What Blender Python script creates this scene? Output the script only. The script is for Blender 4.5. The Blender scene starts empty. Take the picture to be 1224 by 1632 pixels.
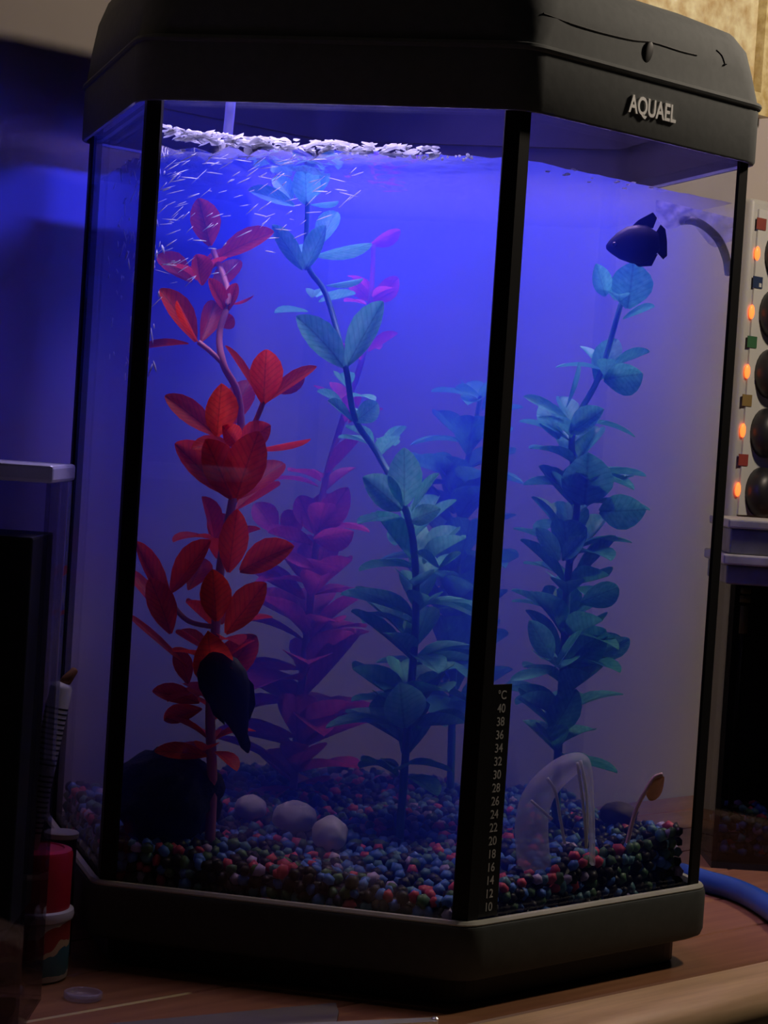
import bpy, bmesh, math, random
from mathutils import Vector, Matrix
from mathutils.bvhtree import BVHTree

# ------------------------------------------------------------------ camera, world, lights, exposure
sc = bpy.context.scene
C = sc.collection
FPX, PITCH, ROLL = 3563.0, 0.03070672, 0.06465568
CAMY, CAMZ = -1.2019, 0.260
cp_, sp_ = math.cos(PITCH), math.sin(PITCH)
cr_, sr_ = math.cos(ROLL), math.sin(ROLL)
fwd = Vector((0, cp_, -sp_)); upv = Vector((0, sp_, cp_)); xv = Vector((1, 0, 0))
cright = xv * cr_ + upv * sr_
cup = upv * cr_ - xv * sr_
cam_d = bpy.data.cameras.new('camera')
cam = bpy.data.objects.new('camera', cam_d)
C.objects.link(cam)
cam_d.sensor_fit = 'VERTICAL'; cam_d.sensor_height = 36.0
cam_d.lens = FPX / 1632 * 36.0
cam_d.clip_start = 0.02; cam_d.clip_end = 50
M4 = Matrix.Identity(4)
for i in range(3):
    M4[i][0] = cright[i]; M4[i][1] = cup[i]; M4[i][2] = -fwd[i]
M4[0][3], M4[1][3], M4[2][3] = 0, CAMY, CAMZ
cam.matrix_world = M4
sc.camera = cam

w = bpy.data.worlds.new('world'); sc.world = w
w.use_nodes = True
w.node_tree.nodes['Background'].inputs[0].default_value = (0.55, 0.5, 0.6, 1)
w.node_tree.nodes['Background'].inputs[1].default_value = 0.0045

def add_light(name, typ, loc, energy, color, **kw):
    l = bpy.data.lights.new(name, typ); l.energy = energy; l.color = color
    for k, v in kw.items(): setattr(l, k, v)
    o = bpy.data.objects.new(name, l); C.objects.link(o); o.location = loc
    return o
# warm room lamp to the right of the tank, above the lid
add_light('room_lamp_light', 'POINT', (0.56, 0.13, 0.75), 8.2, (1.0, 0.83, 0.66), shadow_soft_size=0.035)
# blue LED bar inside the lid, its downward beam and an added foam fill
for nm, loc_, e_, sx, sy, spr, c_, rz, tilt in (
        ('led_bar_light', (0, 0, 0.478), 1.15, 0.18, 0.025, 180, (0.02, 0.03, 1.0), 46.3, 72),
        ('led_lens_light', (0.042, 0.026, 0.478), 0.86, 0.25, 0.25, 78, (0.60, 0.38, 1.0), 46.3, 0),
        ('foam_fill_light', (-0.048, -0.112, 0.448), 0.32, 0.13, 0.010, 110, (0.70, 0.55, 1.0), -13.7, -32)):  # fill added to brighten the foam and red leaves
    led = add_light(nm, 'AREA', loc_, e_, c_, shape='DISK' if sx == sy else 'RECTANGLE', size=sx, size_y=sy, spread=math.radians(spr))
    led.rotation_euler = (math.radians(tilt), 0, math.radians(rz))

sc.cycles.adaptive_threshold = 0.08; sc.cycles.adaptive_min_samples = 16
vs = sc.view_settings
vs.view_transform = 'Standard'; vs.look = 'None'; vs.exposure = 0.0; vs.gamma = 1.0
vs.use_curve_mapping = False
sc.cycles.transparent_max_bounces = 40
sc.cycles.volume_bounces = 1
sc.cycles.max_bounces = 3; sc.cycles.diffuse_bounces = 1; sc.cycles.glossy_bounces = 2
sc.cycles.use_denoising = True

# ------------------------------------------------------------------ helpers
def ray(px, py):
    dx, dy = px - 612, py - 816
    X = cr_ * dx + sr_ * dy; Y = -sr_ * dx + cr_ * dy
    return Vector((X, FPX * cp_ - Y * sp_, -FPX * sp_ - Y * cp_)) / FPX
CAMP = Vector((0, CAMY, CAMZ))
def at(px, py, d):
    r = ray(px, py); return CAMP + r * (d / r.y)
def at_z(px, py, z):
    r = ray(px, py); return CAMP + r * ((z - CAMZ) / r.z)
E46 = math.radians(46.35)
EV = Vector((math.cos(E46), math.sin(E46), 0))       # along the table edge
NV = Vector((math.sin(E46), -math.cos(E46), 0))      # out of the table edge
def tq(t, q, z=0.0): return EV * t + NV * q + Vector((0, 0, z))
def at_q(px, py, q):
    r = ray(px, py); return CAMP + r * ((q - CAMP.dot(NV)) / r.dot(NV))
HA = math.radians(-73.7)
def hexc(i, R=0.18): 
    a = HA + i * math.pi / 3
    return Vector((R * math.cos(a), R * math.sin(a), 0))
# corners: 0 M (front), 1 R, 2 BR, 3 B, 4 FL, 5 L

MATS = {}
def mat(name, col, rough=0.5, metal=0.0, var=0.12, scale=30.0, spec=0.5, trans=0.0, bump=0.0, alpha=1.0, emit=None, estr=0.0, col2=None):
    if name in MATS: return MATS[name]
    m = bpy.data.materials.new(name); m.use_nodes = True
    nt = m.node_tree; n = nt.nodes; l = nt.links
    b = n['Principled BSDF']
    tc = n.new('ShaderNodeTexCoord'); nz = n.new('ShaderNodeTexNoise')
    nz.inputs['Scale'].default_value = scale; nz.inputs['Detail'].default_value = 4
    l.new(tc.outputs['Object'], nz.inputs['Vector'])
    rp = n.new('ShaderNodeValToRGB')
    c2 = col2 if col2 else tuple(min(1, c * (1 + var)) for c in col)
    c1 = col if col2 else tuple(c * (1 - var) for c in col)
    rp.color_ramp.elements[0].color = (*c1, 1); rp.color_ramp.elements[1].color = (*c2, 1)
    rp.color_ramp.elements[0].position = 0.3; rp.color_ramp.elements[1].position = 0.7
    l.new(nz.outputs['Fac'], rp.inputs['Fac']); l.new(rp.outputs['Color'], b.inputs['Base Color'])
    b.inputs['Roughness'].default_value = rough; b.inputs['Metallic'].default_value = metal
    b.inputs['Specular IOR Level'].default_value = spec
    if bump:
        bp = n.new('ShaderNodeBump'); bp.inputs['Strength'].default_value = bump; bp.inputs['Distance'].default_value = 0.002
        l.new(nz.outputs['Fac'], bp.inputs['Height']); l.new(bp.outputs['Normal'], b.inputs['Normal'])
    if emit:
        b.inputs['Emission Color'].default_value = (*emit, 1); b.inputs['Emission Strength'].default_value = estr
    out = n['Material Output']
    last = b.outputs[0]
    if trans:
        t = n.new('ShaderNodeBsdfTranslucent'); l.new(rp.outputs['Color'], t.inputs[0])
        mx = n.new('ShaderNodeMixShader'); mx.inputs[0].default_value = trans
        l.new(last, mx.inputs[1]); l.new(t.outputs[0], mx.inputs[2]); last = mx.outputs[0]
    if alpha < 1:
        t = n.new('ShaderNodeBsdfTransparent'); mx = n.new('ShaderNodeMixShader'); mx.inputs[0].default_value = alpha
        l.new(t.outputs[0], mx.inputs[1]); l.new(last, mx.inputs[2]); last = mx.outputs[0]
    l.new(last, out.inputs['Surface'])
    MATS[name] = m
    return m

def glass_mat(name, tint=(0.97, 0.98, 1.0), refl=0.035, rough=0.02):
    m = bpy.data.materials.new(name); m.use_nodes = True
    nt = m.node_tree; n = nt.nodes; l = nt.links
    n.remove(n['Principled BSDF'])
    t = n.new('ShaderNodeBsdfTransparent'); t.inputs[0].default_value = (*tint, 1)
    g = n.new('ShaderNodeBsdfGlossy'); g.inputs['Roughness'].default_value = rough
    lw = n.new('ShaderNodeLayerWeight'); lw.inputs[0].default_value = 0.5
    pw = n.new('ShaderNodeMath'); pw.operation = 'POWER'; pw.inputs[1].default_value = 5.0
    l.new(lw.outputs['Facing'], pw.inputs[0])
    mul = n.new('ShaderNodeMath'); mul.operation = 'MULTIPLY_ADD'; mul.inputs[1].default_value = 0.5; mul.inputs[2].default_value = refl
    l.new(pw.outputs[0], mul.inputs[0])
    mx = n.new('ShaderNodeMixShader'); l.new(mul.outputs[0], mx.inputs[0])
    l.new(t.outputs[0], mx.inputs[1]); l.new(g.outputs[0], mx.inputs[2])
    l.new(mx.outputs[0], n['Material Output'].inputs['Surface'])
    return m

def wood_mat(name, c1, c2, along=EV, rough=0.35):
    m = bpy.data.materials.new(name); m.use_nodes = True
    nt = m.node_tree; n = nt.nodes; l = nt.links
    b = n['Principled BSDF']
    tc = n.new('ShaderNodeTexCoord'); mp = n.new('ShaderNodeMapping')
    mp.inputs['Rotation'].default_value = (0, 0, -E46)
    m2 = n.new('ShaderNodeMapping'); m2.inputs['Scale'].default_value = (6, 90, 90)
    nz = n.new('ShaderNodeTexNoise'); nz.inputs['Scale'].default_value = 1.5; nz.inputs['Detail'].default_value = 6
    l.new(tc.outputs['Object'], mp.inputs[0]); l.new(mp.outputs[0], m2.inputs[0]); l.new(m2.outputs[0], nz.inputs['Vector'])
    rp = n.new('ShaderNodeValToRGB'); rp.color_ramp.elements[0].color = (*c1, 1); rp.color_ramp.elements[1].color = (*c2, 1)
    rp.color_ramp.elements[0].position = 0.3; rp.color_ramp.elements[1].position = 0.72
    l.new(nz.outputs['Fac'], rp.inputs[0]); l.new(rp.outputs[0], b.inputs['Base Color'])
    b.inputs['Roughness'].default_value = rough
    return m

def link(name, me, m=None, parent=None, loc=None, smooth=False):
    o = bpy.data.objects.new(name, me); C.objects.link(o)
    if m is not None and not me.materials: me.materials.append(m)
    if smooth:
        for p in me.polygons: p.use_smooth = True
    if loc is not None: o.location = loc
    if parent is not None: o.parent = parent
    return o
def from_bm(name, bm, m, parent=None, loc=None, smooth=False):
    bmesh.ops.recalc_face_normals(bm, faces=bm.faces)
    me = bpy.data.meshes.new(name); bm.to_mesh(me); bm.free()
    return link(name, me, m, parent, loc, smooth)
def from_py(name, v, f, m, parent=None, loc=None, smooth=False):
    bm = bmesh.new()
    vs_ = [bm.verts.new(x) for x in v]
    for q in f:
        try: bm.faces.new([vs_[i] for i in q])
        except ValueError: pass
    return from_bm(name, bm, m, parent, loc, smooth)
def empty(name, loc=(0, 0, 0)):
    o = bpy.data.objects.new(name, None); C.objects.link(o); o.location = loc; o.empty_display_size = 0.01
    return o
def tag(o, label=None, cat=None, group=None, kind=None):
    if label: o['label'] = label
    if cat: o['category'] = cat
    if group: o['group'] = group
    if kind: o['kind'] = kind
    return o
def autosmooth(o, ang=40):
    me = o.data
    bm = bmesh.new(); bm.from_mesh(me)
    for e in bm.edges:
        if len(e.link_faces) == 2 and e.calc_face_angle(0) > math.radians(ang): e.smooth = False
    for f in bm.faces: f.smooth = True
    bm.to_mesh(me); bm.free()
    return o
def loft(bm, rings, close_top=False, close_bot=False):
    vr = [[bm.verts.new(p) for p in r] for r in rings]
    n = len(vr[0])
    for a, b in zip(vr, vr[1:]):
        for i in range(n):
            bm.faces.new((a[i], a[(i + 1) % n], b[(i + 1) % n], b[i]))
    if close_top: bm.faces.new(vr[-1])
    if close_bot: bm.faces.new(list(reversed(vr[0])))
    return vr
def prism(bm, pts, z0, z1):
    loft(bm, [[Vector((p[0], p[1], z0)) for p in pts], [Vector((p[0], p[1], z1)) for p in pts]], True, True)
def box8(bm, o, ax, ay, az):
    v = [bm.verts.new(o + ax * i + ay * j + az * k) for k in (0, 1) for j in (0, 1) for i in (0, 1)]
    for q in ((0, 2, 3, 1), (4, 5, 7, 6), (0, 1, 5, 4), (2, 6, 7, 3), (0, 4, 6, 2), (1, 3, 7, 5)):
        bm.faces.new([v[i] for i in q])
def bevel(bm, w, seg=2):
    bmesh.ops.bevel(bm, geom=list(bm.edges), offset=w, segments=seg, affect='EDGES', profile=0.5)
def tube(bm, pts, rad, seg=8, cap=True):
    pts = [Vector(p) for p in pts]; rings = []
    for i, p in enumerate(pts):
        a = pts[max(0, i - 1)]; b = pts[min(len(pts) - 1, i + 1)]
        t = (b - a).normalized()
        u = t.cross(Vector((0.13, 0.31, 0.94))); 
        if u.length < 0.05: u = t.cross(Vector((1, 0, 0)))
        u.normalize(); v = t.cross(u)
        r = rad[i] if isinstance(rad, (list, tuple)) else rad
        rings.append([p + (u * math.cos(k * 2 * math.pi / seg) + v * math.sin(k * 2 * math.pi / seg)) * r for k in range(seg)])
    loft(bm, rings, cap, cap)
def smoothpts(pts, n=6):
    pts = [Vector(p) for p in pts]; out = []
    for i in range(len(pts) - 1):
        p0 = pts[max(0, i - 1)]; p1 = pts[i]; p2 = pts[i + 1]; p3 = pts[min(len(pts) - 1, i + 2)]
        for k in range(n):
            t = k / n
            out.append(0.5 * ((2 * p1) + (p2 - p0) * t + (2 * p0 - 5 * p1 + 4 * p2 - p3) * t * t + (3 * p1 - p0 - 3 * p2 + p3) * t ** 3))
    out.append(pts[-1]); return out
def lathe(bm, prof, seg=32, c=(0, 0, 0)):
    rings = [[Vector((c[0] + r * math.cos(2 * math.pi * k / seg), c[1] + r * math.sin(2 * math.pi * k / seg), c[2] + z)) for k in range(seg)] for r, z in prof]
    loft(bm, rings, True, True)
def text_mesh(txt, size, extr, bold=0.0, xs=1.0):
    cu = bpy.data.curves.new('lettering', 'FONT'); cu.body = txt; cu.size = size; cu.extrude = extr; cu.offset = bold
    cu.align_x = 'CENTER'; cu.align_y = 'CENTER'
    o = bpy.data.objects.new('tmp', cu); C.objects.link(o)
    dg = bpy.context.evaluated_depsgraph_get(); dg.update()
    me = bpy.data.meshes.new_from_object(o.evaluated_get(dg))
    bpy.data.objects.remove(o); bpy.data.curves.remove(cu)
    me.transform(Matrix.Scale(xs, 4, (1, 0, 0)))
    return me
def basis(x, y, z, o):
    m = Matrix.Identity(4)
    for i in range(3): m[i][0] = x[i]; m[i][1] = y[i]; m[i][2] = z[i]; m[i][3] = o[i]
    return m
rnd = random.Random(7)

# ------------------------------------------------------------------ the room
Z_TRIM, Z_LID, Z_WAT = 0.0397, 0.4155, 0.3944
QW = -0.193
bm = bmesh.new(); box8(bm, tq(-1.6, QW - 0.05, -0.75), EV * 3.6, NV * 0.05, Vector((0, 0, 2.6)))
tag(from_bm('wall_back', bm, mat('wall_paint', (0.54, 0.47, 0.43), 0.85, var=0.05, scale=14, bump=0.08)), kind='structure')
bm = bmesh.new(); box8(bm, tq(-1.6, QW, -0.80), EV * 3.6, NV * 3.0, Vector((0, 0, 0.05)))
tag(from_bm('floor', bm, mat('floor_vinyl', (0.20, 0.19, 0.16), 0.6, var=0.2, scale=6)), kind='structure')

# table of parallel boards with a rounded front board
tb = empty('wooden_table', tq(0, 0, 0) + Vector((0, 0, -0.745)))
tag(tb, 'reddish brown wooden table of long boards under the aquarium', 'table')
TOFF = -tb.location
wood = wood_mat('table_wood', (0.24, 0.10, 0.05), (0.38, 0.18, 0.085))
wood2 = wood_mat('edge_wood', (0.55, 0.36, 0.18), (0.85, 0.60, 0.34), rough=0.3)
gap = 0.0012
bound = [0.175, 0.120, 0.065, 0.010, -0.045, -0.100, -0.150, -0.1925]
for a, b in zip(bound, bound[1:]):
    bm = bmesh.new(); box8(bm, tq(-1.1, b + gap / 2, -0.022), EV * 2.3, NV * (a - b - gap), Vector((0, 0, 0.022)))
    bevel(bm, 0.0009, 1)
    from_bm('board', bm, wood, tb, TOFF)
bm = bmesh.new()
prof = [(0.175 + gap, -0.024), (0.175 + gap, -0.0006), (0.1765, 0.0), (0.200, 0.0)]
for k in range(1, 9):
    a = math.pi / 2 - k * math.pi / 8
    prof.append((0.200 + 0.0125 * math.cos(a), -0.0125 + 0.0125 * math.sin(a)))
r0 = [tq(-1.1, q, z) for q, z in prof]; r1 = [tq(1.2, q, z) for q, z in prof]
loft(bm, [r0, r1], True, True)
autosmooth(from_bm('rounded_edge_board', bm, wood2, tb, TOFF), 35)
bm = bmesh.new(); box8(bm, tq(-1.08, 0.186, -0.125), EV * 2.26, NV * 0.018, Vector((0, 0, 0.100)))
ap = from_bm('apron', bm, mat('apron_paint', (0.24, 0.23, 0.17), 0.5, var=0.15, scale=20), tb, TOFF)
bm = bmesh.new(); tube(bm, [tq(0.105, 0.203, -0.044), tq(0.105, 0.2055, -0.044)], 0.0028, 10)
from_bm('screw_cover', bm, mat('screw_dark', (0.06, 0.045, 0.03), 0.5), ap)
for t in (-1.0, 1.1):
    for q in (0.16, -0.16):
        bm = bmesh.new(); box8(bm, tq(t, q - 0.02, -0.745), EV * 0.04, NV * 0.04, Vector((0, 0, 0.722)))
        from_bm('leg', bm, wood, tb, TOFF)
bm = bmesh.new(); box8(bm, tq(-1.05, -0.15, -0.044), EV * 2.2, NV * 0.33, Vector((0, 0, 0.0215)))
from_bm('support_panel', bm, wood, tb, TOFF)

# ------------------------------------------------------------------ main aquarium
black = mat('black_plastic', (0.018, 0.018, 0.019), 0.45, var=0.1, scale=60, spec=0.3)
hood = mat('hood_plastic', (0.245, 0.262, 0.262), 0.75, var=0.06, scale=200, spec=0.18, bump=0.03)
silic = mat('black_silicone', (0.010, 0.010, 0.012), 0.6, var=0.1, spec=0.2)
clear_sil = mat('clear_silicone', (0.45, 0.45, 0.5), 0.4, alpha=0.10)
glass = glass_mat('tank_glass')
aq = empty('hexagonal_aquarium', (0, 0, 0))
tag(aq, 'tall hexagonal glass aquarium with black corner posts, lit blue inside', 'aquarium')
def ringpts(R, rr, z, n=4):
    out = []
    cs = [hexc(i, R if not isinstance(R, (list, tuple)) else R[i]) for i in range(6)]
    for i in range(6):
        c = cs[i]; a = c + (cs[i - 1] - c).normalized() * rr; b = c + (cs[(i + 1) % 6] - c).normalized() * rr
        for k in range(n + 1):
            t = k / n
            p = a * (1 - t) ** 2 + c * 2 * t * (1 - t) + b * t * t
            out.append(Vector((p.x, p.y, z)))
    return out
for i in range(6):
    a, b = hexc(i, 0.1796), hexc((i + 1) % 6, 0.1796); a2, b2 = hexc(i, 0.1752), hexc((i + 1) % 6, 0.1752)
    bm = bmesh.new(); prism(bm, [a, b, b2, a2], 0.031, 0.4195)
    from_bm('glass_pane', bm, glass, aq)
for i in range(6):
    c = hexc(i, 0.1812); l = (hexc(i - 1) - hexc(i)).normalized(); r = (hexc((i + 1) % 6) - hexc(i)).normalized()
    wd = 0.0072
    ci = hexc(i, 0.1797)
    bm = bmesh.new()
    prism(bm, [ci + l * wd, c + l * wd, c, c + r * wd, ci + r * wd, ci], 0.030, 0.4185)
    o = from_bm('corner_post', bm, silic if i in (0, 1, 4, 5) else clear_sil, aq)
    if i in (2, 3): tag(o, 'clear silicone seam at the rear corner')
bm = bmesh.new(); loft(bm, [ringpts(0.1795, 0.003, z) for z in (0.0265, 0.0307)], True, True)
from_bm('bottom_plate', bm, black, aq)
bm = bmesh.new()
loft(bm, [ringpts(R, 0.010, z) for R, z in ((0.182, 0.0135), (0.1862, 0.0155), (0.1875, 0.019), (0.1875, 0.0375), (0.1868, 0.0393), (0.1855, 0.0397), (0.1815, 0.0397))])
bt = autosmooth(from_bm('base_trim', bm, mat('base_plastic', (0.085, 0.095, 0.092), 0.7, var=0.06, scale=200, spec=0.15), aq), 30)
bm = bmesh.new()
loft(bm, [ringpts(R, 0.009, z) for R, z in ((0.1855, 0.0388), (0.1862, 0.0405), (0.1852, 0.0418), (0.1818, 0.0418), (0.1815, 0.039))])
autosmooth(from_bm('trim_ledge', bm, mat('ledge_highlight', (0.60, 0.60, 0.52), 0.35, spec=0.6), bt), 30)  # pale colour paints the highlight along the chamfer
bm = bmesh.new(); loft(bm, [ringpts(R, 0.012, z) for R, z in ((0.172, 0.0), (0.173, 0.001), (0.173, 0.026))], True, True)
from_bm('plinth', bm, black, aq)
# liquid crystal thermometer strip beside the front corner post
m0 = hexc(0, 0.1799); er = (hexc(1) - hexc(0)).normalized(); er.z = 0
outn = er.cross(Vector((0, 0, 1)))
u0, u1, z0, z1 = 0.0066, 0.0205, 0.0425, 0.1515
bm = bmesh.new(); box8(bm, m0 + er * u0 + Vector((0, 0, z0)), er * (u1 - u0), outn * 0.0006, Vector((0, 0, z1 - z0)))
ts = from_bm('thermometer_strip', bm, mat('strip_black', (0.012, 0.012, 0.014), 0.4), aq)
tag(ts, 'black stick-on thermometer strip with white numbers')
pale = mat('print_white', (0.62, 0.62, 0.60), 0.6)
bmj = bmesh.new()
rows = ['°C'] + [str(k) for k in range(40, 9, -2)]
for k, s in enumerate(rows):
    me = text_mesh(s, 0.0058, 0.00008, 0.00004, 1.0)
    z = z1 - 0.0052 - k * 0.00622
    me.transform(basis(er, Vector((0, 0, 1)), outn, m0 + er * (u0 + 0.0072) + outn * 0.00068 + Vector((0, 0, z))))
    bmj.from_mesh(me); bpy.data.meshes.remove(me)
from_bm('printed_scale', bmj, pale, ts)

# lid: skirt, ridge, domed cover
lid = empty('aquarium_hood', (0, 0, Z_LID))
tag(lid, 'black domed plastic hood with raised white lettering on top of the hexagonal aquarium', 'aquarium lid')
LO = Vector((0, 0, -Z_LID))
bm = bmesh.new()
loft(bm, [ringpts(R, 0.012, z) for R, z in ((0.1842, 0.4435), (0.1842, 0.4165), (0.1848, 0.4155), (0.1868, 0.4155), (0.1875, 0.4165), (0.1875, 0.4437))])
autosmooth(from_bm('hood_skirt', bm, hood, lid, LO), 35)
bm = bmesh.new()
loft(bm, [ringpts(R, 0.012, z) for R, z in ((0.1868, 0.4428), (0.1886, 0.4436), (0.1892, 0.4448), (0.1886, 0.4462), (0.1866, 0.4468))])
autosmooth(from_bm('seam_ridge', bm, hood, lid, LO), 35)
pa = [(0, 0), (.002, .014), (.005, .026), (.012, .034), (.034, .042), (.072, .053), (.125, .060), (.1795, .062)]
pb = [(0, 0), (.0008, .016), (.003, .030), (.008, .042), (.018, .051), (.050, .058), (.12, .061), (.1795, .062)]
rings = []
for (ia, ha), (ib, hb) in zip(pa, pb):
    Rl = [0.1866 - (ia if i in (0, 1) else ib) for i in range(6)]
    mean = [ha if i in (0, 1) else hb for i in range(6)]
    pts = ringpts(Rl, min(0.022, 0.012 + ha * 0.5) if Rl[0] > 0.05 else 0.001, 0)
    for i in range(6):
        for k in range(5): pts[i * 5 + k].z = 0.4468 + mean[i]
    rings.append(pts)
inner = [[p * 0.985 + Vector((0, 0, p.z * 0.015 - 0.0025)) for p in r] for r in rings]
lin = mat('inner_shade_dark', (0.022, 0.022, 0.025), 0.6, spec=0.2)  # dark lining added so the hood interior reads shaded
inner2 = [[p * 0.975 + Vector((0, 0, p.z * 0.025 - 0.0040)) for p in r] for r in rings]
bm = bmesh.new(); loft(bm, inner2, True, False); from_bm('inner_shade_shell', bm, lin, lid, LO, True)
bm = bmesh.new(); loft(bm, [ringpts(0.1838, 0.012, z) for z in (0.4168, 0.4450)]); from_bm('inner_shade_shell', bm, lin, lid, LO, True)
bm = bmesh.new(); vr = loft(bm, rings, True, False); vi = loft(bm, inner, True, False)
n = len(rings[0])
for i in range(n): bm.faces.new((vr[0][i], vi[0][i], vi[0][(i + 1) % n], vr[0][(i + 1) % n]))
cov = autosmooth(from_bm('hood_cover', bm, hood, lid, LO), 50)
bvh = BVHTree.FromPolygons([v.co.copy() for v in cov.data.vertices], [tuple(p.vertices) for p in cov.data.polygons])
def on_cover(px, py, off=0.0):
    h = bvh.ray_cast(CAMP, ray(px, py).normalized())
    return (h[0] - ray(px, py).normalized() * off) if h[0] else None
dark = mat('groove_dark', (0.02, 0.02, 0.02), 0.6)
g1 = [on_cover(*p, 0.0) for p in ((866, 22), (910, 38), (960, 53), (1008, 64), (1040, 68), (1085, 82), (1110, 88))]
g1 = [p for p in g1 if p]
if len(g1) > 2:
    bm = bmesh.new(); tube(bm, smoothpts(g1, 4), 0.00055, 6); from_bm('flap_groove', bm, dark, lid, LO)
pn = on_cover(1032, 84)
if pn:
    bm = bmesh.new(); bmesh.ops.create_uvsphere(bm, u_segments=14, v_segments=10, radius=1.0)
    o = from_bm('finger_notch', bm, dark, lid, None, True)
    o.matrix_local = Matrix.Translation(pn + LO) @ Matrix.Rotation(math.radians(46), 4, 'Z') @ Matrix.Rotation(math.radians(25), 4, 'Y') @ Matrix.Diagonal((0.0035, 0.0014, 0.0062, 1))
p2 = [on_cover(*p) for p in ((1142, 80), (1150, 88), (1154, 98), (1155, 103))]
p2 = [p for p in p2 if p]
if len(p2) > 2:
    bm = bmesh.new(); tube(bm, smoothpts(p2, 3), [0.0004] * (3 * (len(p2) - 1)) + [0.0014], 6); from_bm('hinge_mark', bm, dark, lid, LO)
# raised lettering on the logo face of the skirt
me = text_mesh('AQUAEL', 0.0118, 0.0006, 0.00028, 0.82)
lc = at_q(1038, 175, 0.1875 * math.cos(math.pi / 6))
me.transform(basis(er, Vector((0, 0, 1)), outn, lc + outn * 0.0005 + LO))
link('raised_lettering', me, mat('letter_white', (1.0, 1.0, 0.97), 0.48, metal=1.0, var=0.02), lid)

# LED lamp inside the hood
lamp = empty('led_bar_lamp', (0, 0, 0.482)); tag(lamp, 'slim blue LED bar lamp inside the aquarium hood', 'lamp')
def lbox(name, u, v, wz, m, parent, bev=0.0):
    bm = bmesh.new(); box8(bm, tq(u[0], v[0], wz[0]), EV * (u[1] - u[0]), NV * (v[1] - v[0]), Vector((0, 0, wz[1] - wz[0])))
    if bev: bevel(bm, bev, 1)
    return from_bm(name, bm, m, parent, -lamp.location)
lbox('housing', (-0.115, 0.115), (-0.022, 0.022), (0.4812, 0.5000), mat('lamp_housing', (0.3, 0.3, 0.32), 0.4), lamp, 0.002)
for k in range(7):
    u = -0.09 + 0.03 * k
    lbox('led', (u - 0.006, u + 0.006), (-0.006, 0.006), (0.4800, 0.4813), mat('led_emitter', (0.5, 0.5, 0.9), 0.4, emit=(0.2, 0.18, 1.0), estr=20), lamp)

# ------------------------------------------------------------------ water
wm = bpy.data.materials.new('hazy_water'); wm.use_nodes = True
nt = wm.node_tree; nt.nodes.remove(nt.nodes['Principled BSDF'])
t = nt.nodes.new('ShaderNodeBsdfTransparent')
v1 = nt.nodes.new('ShaderNodeVolumeScatter'); v1.inputs['Color'].default_value = (0.035, 0.08, 0.90, 1); v1.inputs['Density'].default_value = 7.0
v1.inputs['Anisotropy'].default_value = 0.0
nt.links.new(t.outputs[0], nt.nodes['Material Output'].inputs['Surface'])
v2 = nt.nodes.new('ShaderNodeVolumeAbsorption'); v2.inputs['Color'].default_value = (0.0, 0.08, 0.95, 1); v2.inputs['Density'].default_value = 3.7
va = nt.nodes.new('ShaderNodeAddShader'); nt.links.new(v1.outputs[0], va.inputs[0]); nt.links.new(v2.outputs[0], va.inputs[1])
nt.links.new(va.outputs[0], nt.nodes['Material Output'].inputs['Volume'])
wa = empty('water', (0, 0, 0.031)); tag(wa, 'hazy blue lit water filling the hexagonal aquarium', 'water', kind='stuff')
WO = -wa.location
bm = bmesh.new(); prism(bm, [hexc(i, 0.1749) for i in range(6)], 0.0315, Z_WAT)
from_bm('water_body', bm, wm, wa, WO)
# rippled surface sheet
bm = bmesh.new()
N = 56; grid = {}
def hexin(p, R=0.1745):
    ap_ = R * math.cos(math.pi / 6)
    return all(p.dot(Vector((math.cos(HA + (i + .5) * math.pi / 3), math.sin(HA + (i + .5) * math.pi / 3), 0))) <= ap_ for i in range(6))
def ripple(p):
    L = hexc(5)
    d = (p - L).length
    amp = 0.00025 + 0.0030 * math.exp(-(d / 0.11) ** 2)
    return amp * (math.sin(p.x * 210 + 2 * math.sin(p.y * 95)) * math.sin(p.y * 190 + 1.3 * math.sin(p.x * 120)) + 0.5 * math.sin(p.x * 470 + p.y * 390))
rad_n, ang_n = 26, 120
c0 = bm.verts.new((0, 0, Z_WAT + 0.0008)); prev = None
def hexr(a, R):
    aa = (a - HA) % (math.pi / 3) - math.pi / 6
    return R * math.cos(math.pi / 6) / math.cos(aa)
for k in range(1, rad_n + 1):
    cur = []
    for j in range(ang_n):
        a = 2 * math.pi * j / ang_n + HA
        r = hexr(a, 0.1746) * k / rad_n
        p = Vector((r * math.cos(a), r * math.sin(a), 0))
        cur.append(bm.verts.new((p.x, p.y, Z_WAT + 0.0008 + ripple(p))))
    for j in range(ang_n):
        if prev is None: bm.faces.new((c0, cur[j], cur[(j + 1) % ang_n]))
        else: bm.faces.new((prev[j], cur[j], cur[(j + 1) % ang_n], prev[(j + 1) % ang_n]))
    prev = cur
sm = bpy.data.materials.new('water_surface'); sm.use_nodes = True
nt = sm.node_tree; nt.nodes.remove(nt.nodes['Principled BSDF'])
tr = nt.nodes.new('ShaderNodeBsdfTransparent'); gl = nt.nodes.new('ShaderNodeBsdfGlossy'); gl.inputs['Roughness'].default_value = 0.08
tl = nt.nodes.new('ShaderNodeBsdfTranslucent'); tl.inputs[0].default_value = (0.9, 0.9, 1, 1)
mx = nt.nodes.new('ShaderNodeMixShader'); mx.inputs[0].default_value = 0.03
mx2 = nt.nodes.new('ShaderNodeMixShader')
lw = nt.nodes.new('ShaderNodeLayerWeight'); lw.inputs[0].default_value = 0.5     # total internal reflection beyond the critical angle
mrg = nt.nodes.new('ShaderNodeMapRange'); mrg.interpolation_type = 'SMOOTHSTEP'
mrg.inputs[1].default_value = 0.25; mrg.inputs[2].default_value = 0.45; mrg.inputs[3].default_value = 0.10; mrg.inputs[4].default_value = 0.97
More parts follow.
